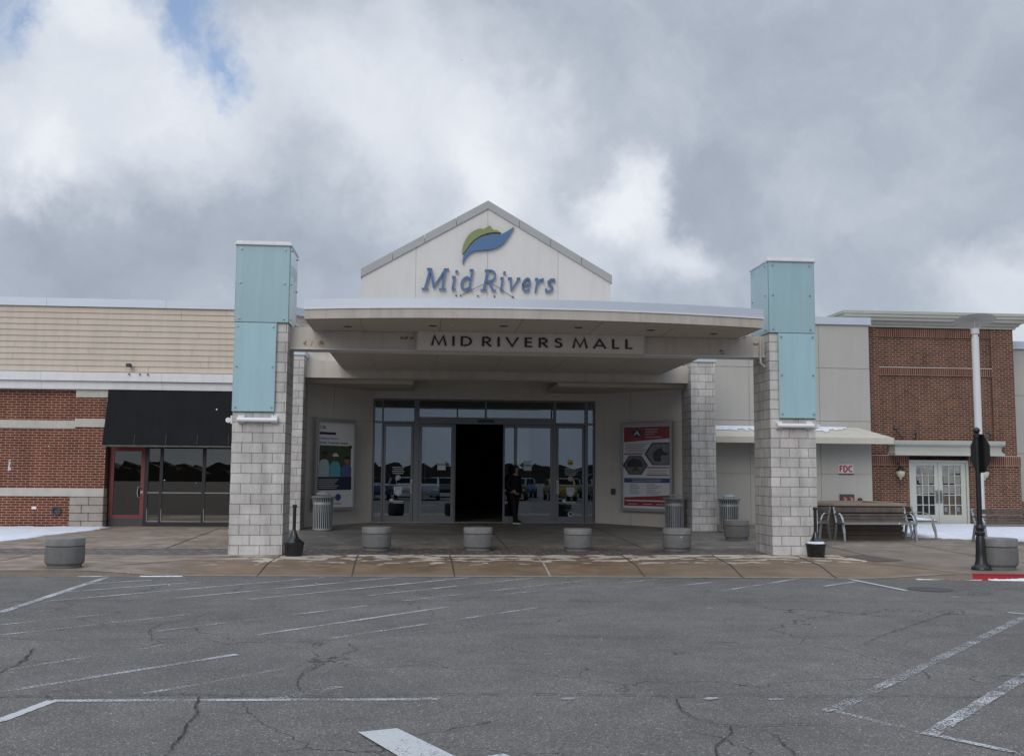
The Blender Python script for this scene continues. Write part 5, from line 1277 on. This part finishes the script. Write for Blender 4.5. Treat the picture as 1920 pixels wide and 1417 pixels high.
MB().prism(inset(base, -.15), .80, .86, 'z').build('soil', mat('soil', (.05, .035, .025), .95, var=.3, vscale=9), pt)

# street lamp
lm = thing('street_lamp', 'tall white lamp post with wide disc reflector before the brick building', 'street lamp', (14.05, 24.5, gz(24.5)))
MB().lathe([(.16, 0), (.16, .03), (.10, .05)], (14.05, 24.5, .07), 20).build('base_plate', M_conc2, lm)
MB().lathe([(.088, .05), (.088, 5.12)], (14.05, 24.5, .07), 24).build('pole', M_pole, lm, smooth=True)
MB().lathe([(.07, 5.12), (.07, 5.20), (.10, 5.20), (.105, 5.34), (.0, 5.345)], (14.05, 24.5, .07), 24).build('lamp_housing', M_pole, lm, smooth=True)
ar = MB()
for a in (0, 120, 240): ar.tube([(14.05 + .09 * math.cos(R(a)), 24.5 + .09 * math.sin(R(a)), 5.40), (14.05 + .20 * math.cos(R(a)), 24.5 + .20 * math.sin(R(a)), 5.60)], .008, 6)
ar.build('strut', M_pole, lm)
dd = MB(); dd.lathe([(.50, .0), (.54, .008), (.50, .02), (.2, .045), (.0, .05)], (0, 0, 0), 48); dd.lathe([(.50, .001), (.2, .03), (0, .035)], (0, 0, 0), 48)
do = dd.build('reflector_disc', mat('disc_grey', (.55, .54, .52), .5), lm, smooth=True, local=True); do.scale = (.94, .94, .94); do.location = (0, 0, 5.53); do.rotation_euler = (R(-13), R(3), 0)
# stop sign seen from the edge/back
sg = thing('stop_sign', 'black ornamental post with black-backed octagon sign at the right kerb', 'sign', (9.94, 17.40, 0))
MB().lathe([(.17, 0), (.17, .02), (.155, .06), (.12, .08), (.105, .12), (.095, .14), (.085, .30), (.078, .55), (.066, .60), (.085, .62), (.085, .66), (.066, .68), (.066, .72), (.08, .74), (.06, .78), (.05, .80)], n=24).build('base', M_black, sg, local=True, smooth=True)
po = MB(); po.lathe([(.046, .80), (.046, 2.33), (.062, 2.34), (.062, 2.40), (.04, 2.42), (.02, 2.425)], n=16)
po.build('post', M_black, sg, local=True, smooth=False)
MB().lathe([(.0, -.06), (.02, -.057), (.042, -.042), (.057, -.018), (.06, 0), (.057, .018), (.042, .042), (.02, .057), (0, .06)], (0, 0, 2.47), 20).build('ball_finial', M_black, sg, local=True, smooth=True)
oc = MB(); r_ = .37
pts = [(r_ * math.cos(R(22.5 + 45 * i)), r_ * math.sin(R(22.5 + 45 * i))) for i in range(8)]
oc.prism(pts, .068, .078, 'y'); oo = oc.build('sign_plate', M_black, sg, local=True); oo.location = (-.02, 0, 2.06); oo.rotation_euler = (0, 0, R(-93))
of = MB(); of.prism([(x * .97, z * .97) for x, z in pts], .0785, .081, 'y'); f_ = of.build('red_face', M_redp, oo, local=True)
br_ = MB(); br_.box(-.022, .022, .035, .0675, -.36, .36); br_.build('mounting_bar', M_black, oo, local=True)

# ------------------------------------------------------------------ person
def skin_mesh(name, verts, edges, radii, m, parent=None, sub_=1, root=0):
    me = bpy.data.meshes.new(name + '_sk'); me.from_pydata([Vector(v) for v in verts], edges, [])
    ob = bpy.data.objects.new(name + '_sk', me); COL.objects.link(ob)
    md = ob.modifiers.new('s', 'SKIN'); md.use_smooth_shade = True
    sv = me.skin_vertices[0].data
    for i, r in enumerate(radii): sv[i].radius = (r, r) if not isinstance(r, tuple) else r
    sv[root].use_root = True
    if sub_: sb_ = ob.modifiers.new('u', 'SUBSURF'); sb_.levels = sub_; sb_.render_levels = sub_
    dg = bpy.context.evaluated_depsgraph_get(); me2 = bpy.data.meshes.new_from_object(ob.evaluated_get(dg)); me2.name = name
    bpy.data.objects.remove(ob); me2.materials.clear(); me2.materials.append(m)
    for p_ in me2.polygons: p_.use_smooth = True
    o2 = bpy.data.objects.new(name, me2); COL.objects.link(o2)
    if parent is not None: o2.parent = parent
    return o2
# local frame: faces -Y (towards camera); height 1.68; turned a little to the camera's right
pe = thing('person', 'person in a black hooded jacket and black trousers standing in the open doorway', 'person', (2.78, 29.95, gz(29.95) + .0), R(44))
V = []; E_ = []; Rr = []
def jn(p, r, par=None):
    V.append(p); Rr.append(r); i = len(V) - 1
    if par is not None: E_.append((par, i))
    return i
pelv = jn((0, 0, .93), (.135, .10)); bl = jn((0, 0, 1.05), (.125, .09), pelv); ch = jn((0, .0, 1.25), (.14, .10), bl); nk0 = jn((0, .0, 1.40), (.085, .075), ch); nk = jn((0, -.015, 1.46), .052, nk0)
hd1 = jn((.0, -.03, 1.53), (.068, .078), nk); hd2 = jn((0, -.03, 1.60), (.076, .09), hd1); hd3 = jn((0, -.02, 1.66), (.055, .065), hd2)
nose = jn((0, -.115, 1.575), .013, hd2)
for s_ in (-1, 1):
    hp = jn((s_ * .085, 0, .86), .088, pelv)
    fwd = -.10 if s_ < 0 else .04
    kn = jn((s_ * .09, fwd * .6, .48), .056, hp); an = jn((s_ * .085, fwd, .09), .040, kn); fo = jn((s_ * .095, fwd - .10, .045), .036, an); jn((s_ * .10, fwd - .17, .035), .030, fo)
    sh = jn((s_ * .165, .01, 1.36), .058, nk0)
    if s_ < 0: el = jn((-.30, .07, 1.12), .042, sh); wr_ = jn((-.225, -.10, .965), .027, el); pm = jn((-.20, -.145, .945), (.030, .018), wr_); fd_ = Vector((.30, -.6, -.6)).normalized(); sd__ = Vector((0, -.3, 1)).normalized()
    else: el = jn((.24, .03, 1.10), .042, sh); wr_ = jn((.25, -.06, .87), .027, el); pm = jn((.25, -.075, .815), (.018, .032), wr_); fd_ = Vector((-.05, -.2, -1)).normalized(); sd__ = Vector((0, 1, -.1)).normalized()
    pc = Vector(V[pm])
    for q, (off, ln_) in enumerate(((.026, .070), (.009, .078), (-.009, .073), (-.026, .056))):
        a1 = jn(tuple(pc + fd_ * .035 + sd__ * off), .0095, pm); curl = Vector((0, -.015, 0)) if s_ > 0 else Vector((.01, .01, -.01))
        a2 = jn(tuple(pc + fd_ * (.035 + ln_ * .5) + sd__ * off * 1.05 + curl * .4), .0085, a1); jn(tuple(pc + fd_ * (.035 + ln_ * .92) + sd__ * off + curl * 1.5), .0072, a2)
    th1 = jn(tuple(pc + sd__ * .034 - fd_ * .0), .0105, pm); jn(tuple(pc + sd__ * .052 + fd_ * .04), .0085, th1)
body = skin_mesh('body', V, E_, Rr, M_skin, pe, 1)
# ears, eyes, mouth as small face details in one mesh
fc2 = MB()
for s_ in (-1, 1): fc2.lathe([(0, -.008), (.009, 0), (0, .008)], (s_ * .028, -.108, 1.605), 8, M_hair)
fc2.box(-.022, .022, -.112, -.104, 1.541, 1.547, mat('lips', (.25, .08, .07), .5)); fc2.build('facial_features', None, pe, local=True)
def sub_skin(name, spec, m): 
    v = [s_[0] for s_ in spec]; r = [s_[1] for s_ in spec]; e_ = [(s_[2], i) for i, s_ in enumerate(spec) if s_[2] is not None]
    return skin_mesh(name, v, e_, r, m, pe, 2)
sub_skin('jacket', [((0, 0, .86), (.165, .13), None), ((0, 0, 1.0), (.165, .125), 0), ((0, 0, 1.22), (.17, .13), 1), ((0, 0, 1.38), (.115, .10), 2), ((0, -.005, 1.45), (.082, .085), 3),
    ((-.18, .01, 1.35), .078, 3), ((-.312, .07, 1.12), .060, 5), ((-.215, -.125, .955), .043, 6), ((.18, .01, 1.35), .078, 3), ((.252, .03, 1.10), .062, 8), ((.258, -.07, .85), .044, 9)], M_cloth)
# hood: shell open at the face
ho = MB(); n_a, n_b = 16, 10; vs = []
for i in range(n_b + 1):
    ph = R(-58 + 148 * i / n_b)
    for j in range(n_a + 1):
        th = R(-90 + 52 + (360 - 104) * j / n_a)
        vs.append((.118 * math.cos(ph) * math.cos(th), .005 + .128 * math.cos(ph) * math.sin(th) - .02, 1.585 + .142 * math.sin(ph)))
fs = [(i * (n_a + 1) + j, i * (n_a + 1) + j + 1, (i + 1) * (n_a + 1) + j + 1, (i + 1) * (n_a + 1) + j) for i in range(n_b) for j in range(n_a)]
ho.add(vs, fs); hh_ = ho.build('hood', M_cloth, pe, local=True, smooth=True); sm_ = hh_.modifiers.new('t', 'SOLIDIFY'); sm_.thickness = .018
hr = MB(); hr.lathe([(.0, -.02), (.078, -.01), (.092, .03), (.075, .075), (0, .09)], (0, -.008, 1.635), 18); hr.build('hair', M_hair, pe, local=True, smooth=True)
sub_skin('trousers', [((0, 0, .93), (.148, .115), None), ((-.088, 0, .82), .100, 0), ((-.092, -.055, .48), .075, 1), ((-.088, -.10, .065), .060, 2), ((.088, 0, .82), .100, 0), ((.092, .025, .48), .075, 4), ((.088, .04, .065), .060, 5)], M_pants)
for s_, fy in ((-1, -.10), (1, .04)):
    x = s_ * .092
    so_ = MB(); out = [(x + dx, fy + dy) for dx, dy in ((-.04, .06), (-.045, -.05), (-.05, -.13), (-.03, -.20), (.03, -.20), (.05, -.13), (.045, -.05), (.04, .06))]
    so_.prism(out, .0, .028, 'z'); shoe = MB(); pr = [(.0285, 1.0, 0), (.06, .96, 0), (.085, .78, .03), (.11, .5, .09)]
    vs = []
    for z, k, sh_ in pr:
        for ox, oy in out: vs.append((x + (ox - x) * (k if k > .6 else .75), fy + .06 + (oy - fy - .06) * k, z))
    n8 = len(out); fs = [(i * n8 + j, i * n8 + (j + 1) % n8, (i + 1) * n8 + (j + 1) % n8, (i + 1) * n8 + j) for i in range(3) for j in range(n8)] + [tuple(3 * n8 + j for j in range(n8))]
    shoe.add(vs, fs); so2 = shoe.build('shoe', M_cloth, pe, local=True, smooth=True); so_.build('sole', M_sole, so2, local=True)

# ------------------------------------------------------------------ snow
def snow_patch(poly, label, nm='snow_patch', th=.012, rag=.25, seed=1, zf=None, n=10):
    r = random.Random(seed); out = []
    for a, b_ in zip(poly, poly[1:] + poly[:1]):
        L_ = math.dist(a, b_); k = max(1, int(L_ / .12)) if (len(a) < 3) else 1
        off = 0
        for i in range(k):
            f = i / k; off = off * .5 + r.uniform(-rag, rag) * .5
            out.append((a[0] + (b_[0] - a[0]) * f + off * .6, a[1] + (b_[1] - a[1]) * f + off * .5))
    zf = zf or (lambda x, y: walk_z(x, y))
    mb = MB(); mb.add([(x, y, zf(x, y) + th) for x, y in out] + [(x, y, zf(x, y) - .002) for x, y in out], [tuple(range(len(out)))] + [(i, (i + 1) % len(out), (i + 1) % len(out) + len(out), i + len(out)) for i in range(len(out))])
    return tag(mb.build(nm, M_snow), label, 'snow', kind='stuff')
snow_patch([(-13.5, 28.25), (-9.3, 28.2), (-8.4, 27.95), (-8.3, 27.0), (-8.75, 25.9), (-9.0, 24.6), (-9.4, 23.1), (-10.5, 22.6), (-13.5, 22.4)], 'thin snow on the walk in front of the red brick store', seed=2, rag=.5)
snow_patch([(12.35, 26.6), (12.3, 27.8), (13.8, 29.7), (15.1, 30.2), (17.0, 30.25), (20.5, 30.3), (20.5, 23.4), (15.5, 23.5), (14.4, 24.0), (13.6, 24.7), (12.7, 25.2)], 'smooth snow on the walk before the brown brick building', seed=4, rag=.45)
for i, (x0, x1, w) in enumerate([(-4.6, -3.9, .045), (-5.6, -5.1, .03), (9.6, 15.5, .10), (8.4, 9.5, .04)]):
    r = random.Random(20 + i); mb = MB(); n_ = int((x1 - x0) / .04); vs = []; q = .5
    for k in range(n_ + 1):
        q = min(1, max(0.5 if x0 > 9 else .05, q + r.uniform(-.28, .28)))
        x = x0 + (x1 - x0) * k / n_; cy = curb_y(x) - .008; ww = w * q * (1 if 0 < k < n_ else .1)
        vs += [(x, cy + .0, -.0985 + (.04 if x0 > 9 else .012) * q), (x, cy - ww * .5, -.0985 + (.03 if x0 > 9 else .010) * q), (x, cy - ww, -.0975)]
    mb.add(vs, [(3 * k + j, 3 * k + j + 1, 3 * k + 4 + j, 3 * k + 3 + j) for k in range(n_) for j in (0, 1)])
    tag(mb.build('kerb_snow', M_snow), 'narrow line of snow lying in the gutter along the kerb', 'snow', 'lines of snow in the gutter', kind='stuff')
r = random.Random(99); fk = MB()
for i in range(80):
    d = r.uniform(5, 20); ang = R(5.1) + r.uniform(-.5, .5); x, y = d * math.sin(ang), d * math.cos(ang); z = r.uniform(.2, .55 * d + 1.5)
    s_ = r.uniform(.003, .006)
    fk.add([(x - s_, y, z), (x + s_, y, z), (x, y - s_, z), (x, y + s_, z), (x, y, z - s_), (x, y, z + s_)], [(0, 2, 5), (2, 1, 5), (1, 3, 5), (3, 0, 5), (2, 0, 4), (1, 2, 4), (3, 1, 4), (0, 3, 4)])
tag(fk.build('snow_flakes', M_flake, origin=(1, 10, 0)), 'few small snowflakes drifting in the air', 'snow', kind='stuff')

# ------------------------------------------------------------------ the lot behind the camera (seen mirrored in the glass)
tl_ = MB(); r = random.Random(8)
for k in range(3):
    y0 = -120 - k * 25; pts = []
    x = -260
    while x < 260: pts.append((x, -.1 + 1.5 + k * .8 + r.uniform(-.6, 1.0))); x += r.uniform(.4, 2.2)
    poly = [(-260, -.1)] + pts + [(260, -.1)]
    for (xa, za), (xb, zb) in zip(pts, pts[1:]): tl_.add([(xa, y0, -.1), (xb, y0, -.1), (xb, y0, zb), (xa, y0, za), (xa, y0 - 6, -.1), (xb, y0 - 6, -.1), (xb, y0 - 6, zb * .9), (xa, y0 - 6, za * .9)], [(0, 1, 2, 3), (3, 2, 6, 7), (7, 6, 5, 4)])
tag(tl_.build('distant_treeline', M_tree), 'low dark treeline beyond the parking lot, seen mirrored in the doors', 'treeline', kind='stuff')
def make_car():
    t_ = thing('parked_car', 'x', 'car')
    prof = [(-2.2, .35), (-2.25, .62), (-2.1, .86), (-1.3, .95), (-.75, 1.38), (.75, 1.42), (1.45, 1.02), (2.15, .92), (2.25, .6), (2.2, .3)]
    bd = MB(); bd.prism(prof, -.86, .86, 'y'); body = bd.build('body', None, t_, local=True, bevel=.05)
    gl = MB(); gl.prism([(-1.2, .97), (-.72, 1.32), (.70, 1.36), (1.3, 1.02)], -.866, .866, 'y'); gl.build('window', M_dark, t_, local=True)
    for (xa_, za_, xb_, zb_) in ((-1.26, 1.0, -.79, 1.37), (1.38, 1.08, .83, 1.40)): MB().bar((xa_, 0, za_), (xb_, 0, zb_), 1.45, .03, up=(0, 0, 1)).build('windscreen', M_dark, t_, local=True)
    for x in (-1.4, 1.4):
        for y in (-.8, .8):
            w = MB(); w.tube([(x, y - .1, .33), (x, y + .1, .33)], .33, 20); wo_ = w.build('wheel', M_tire, t_, local=True)
            MB().tube([(x, y - .11, .33), (x, y + .11, .33)], .19, 14).build('rim', M_alul, wo_, local=True)
    for y in (-.6, .6): MB().box(2.2, 2.262, y - .14, y + .14, .62, .74).build('headlight', M_lens, t_, local=True)
    return t_
CARC = [('red', (.25, .02, .02)), ('white', (.6, .6, .6)), ('blue', (.03, .06, .16)), ('silver', (.35, .36, .38)), ('black', (.015, .015, .018)), ('dark green', (.02, .06, .04)), ('yellow', (.35, .24, .03)), ('grey', (.15, .15, .16))]
c0 = make_car()
for i, (cn_, cc) in enumerate(CARC):
    o = c0 if i == 0 else copy_tree(c0)
    o.location = (-8.5 + i * 2.95, -6.2 - (i % 3) * .35, -.1); o.rotation_euler = (0, 0, R(90 + (i % 3) * 4))
    o['label'] = cn_ + ' parked car in the nearer row, mirrored in the entrance doors'; o['group'] = 'cars parked in the lot opposite'
    for ch in o.children:
        if ch.name.startswith('body'):
            if i: ch.data = ch.data.copy()
            ch.data.materials.clear(); ch.data.materials.append(mat('car_' + cn_.replace(' ', '_'), cc, .3, coat=.5))
row1 = [o for o in SC.objects if o.parent is None and o.name.startswith('parked_car')]
for i, o in enumerate(sorted(row1, key=lambda q: q.location.x)):
    c = copy_tree(o); c.location = (-10.2 + ((i * 3) % 8) * 2.95 + .4 * (i % 2), -13.5 - .3 * (i % 3), -.1); c.rotation_euler = (0, 0, R(-90))
    c['label'] = o['label'].split(' parked')[0] + ' parked car in the farther row, facing away, mirrored in the entrance doors'
def lot_lamp():
    t_ = thing('parking_lamp', 'x', 'street lamp')
    MB().lathe([(.30, 0), (.30, .7), (.0, .7)], n=16).build('base', M_conc2, t_, local=True)
    MB().lathe([(.10, .7), (.07, 11.5)], n=12).build('pole', M_darkgrey, t_, local=True)
    hd_ = MB(); hd_.box(-1.1, 1.1, -.05, .05, 11.4, 11.5).box(-1.5, -.9, -.2, .2, 11.5, 11.62).box(.9, 1.5, -.2, .2, 11.5, 11.62); hd_.build('lamp_head', M_darkgrey, t_, local=True)
    return t_
l0 = lot_lamp()
for i, (x, y, lb2) in enumerate([(-6, -34, 'nearest dark lot lamp on a tall pole, mirrored in the left doors'), (4, -52, 'middle dark lot lamp on a tall pole, mirrored in the right doors'), (13, -40, 'right-hand dark lot lamp on a tall pole, mirrored in the right doors'), (-14, -70, 'farthest dark lot lamp on a tall pole, mirrored in the left doors')]):
    o = l0 if i == 0 else copy_tree(l0)
    o.location = (x, y, -.1); o['label'] = lb2; o['group'] = 'lamps standing in the lot opposite'
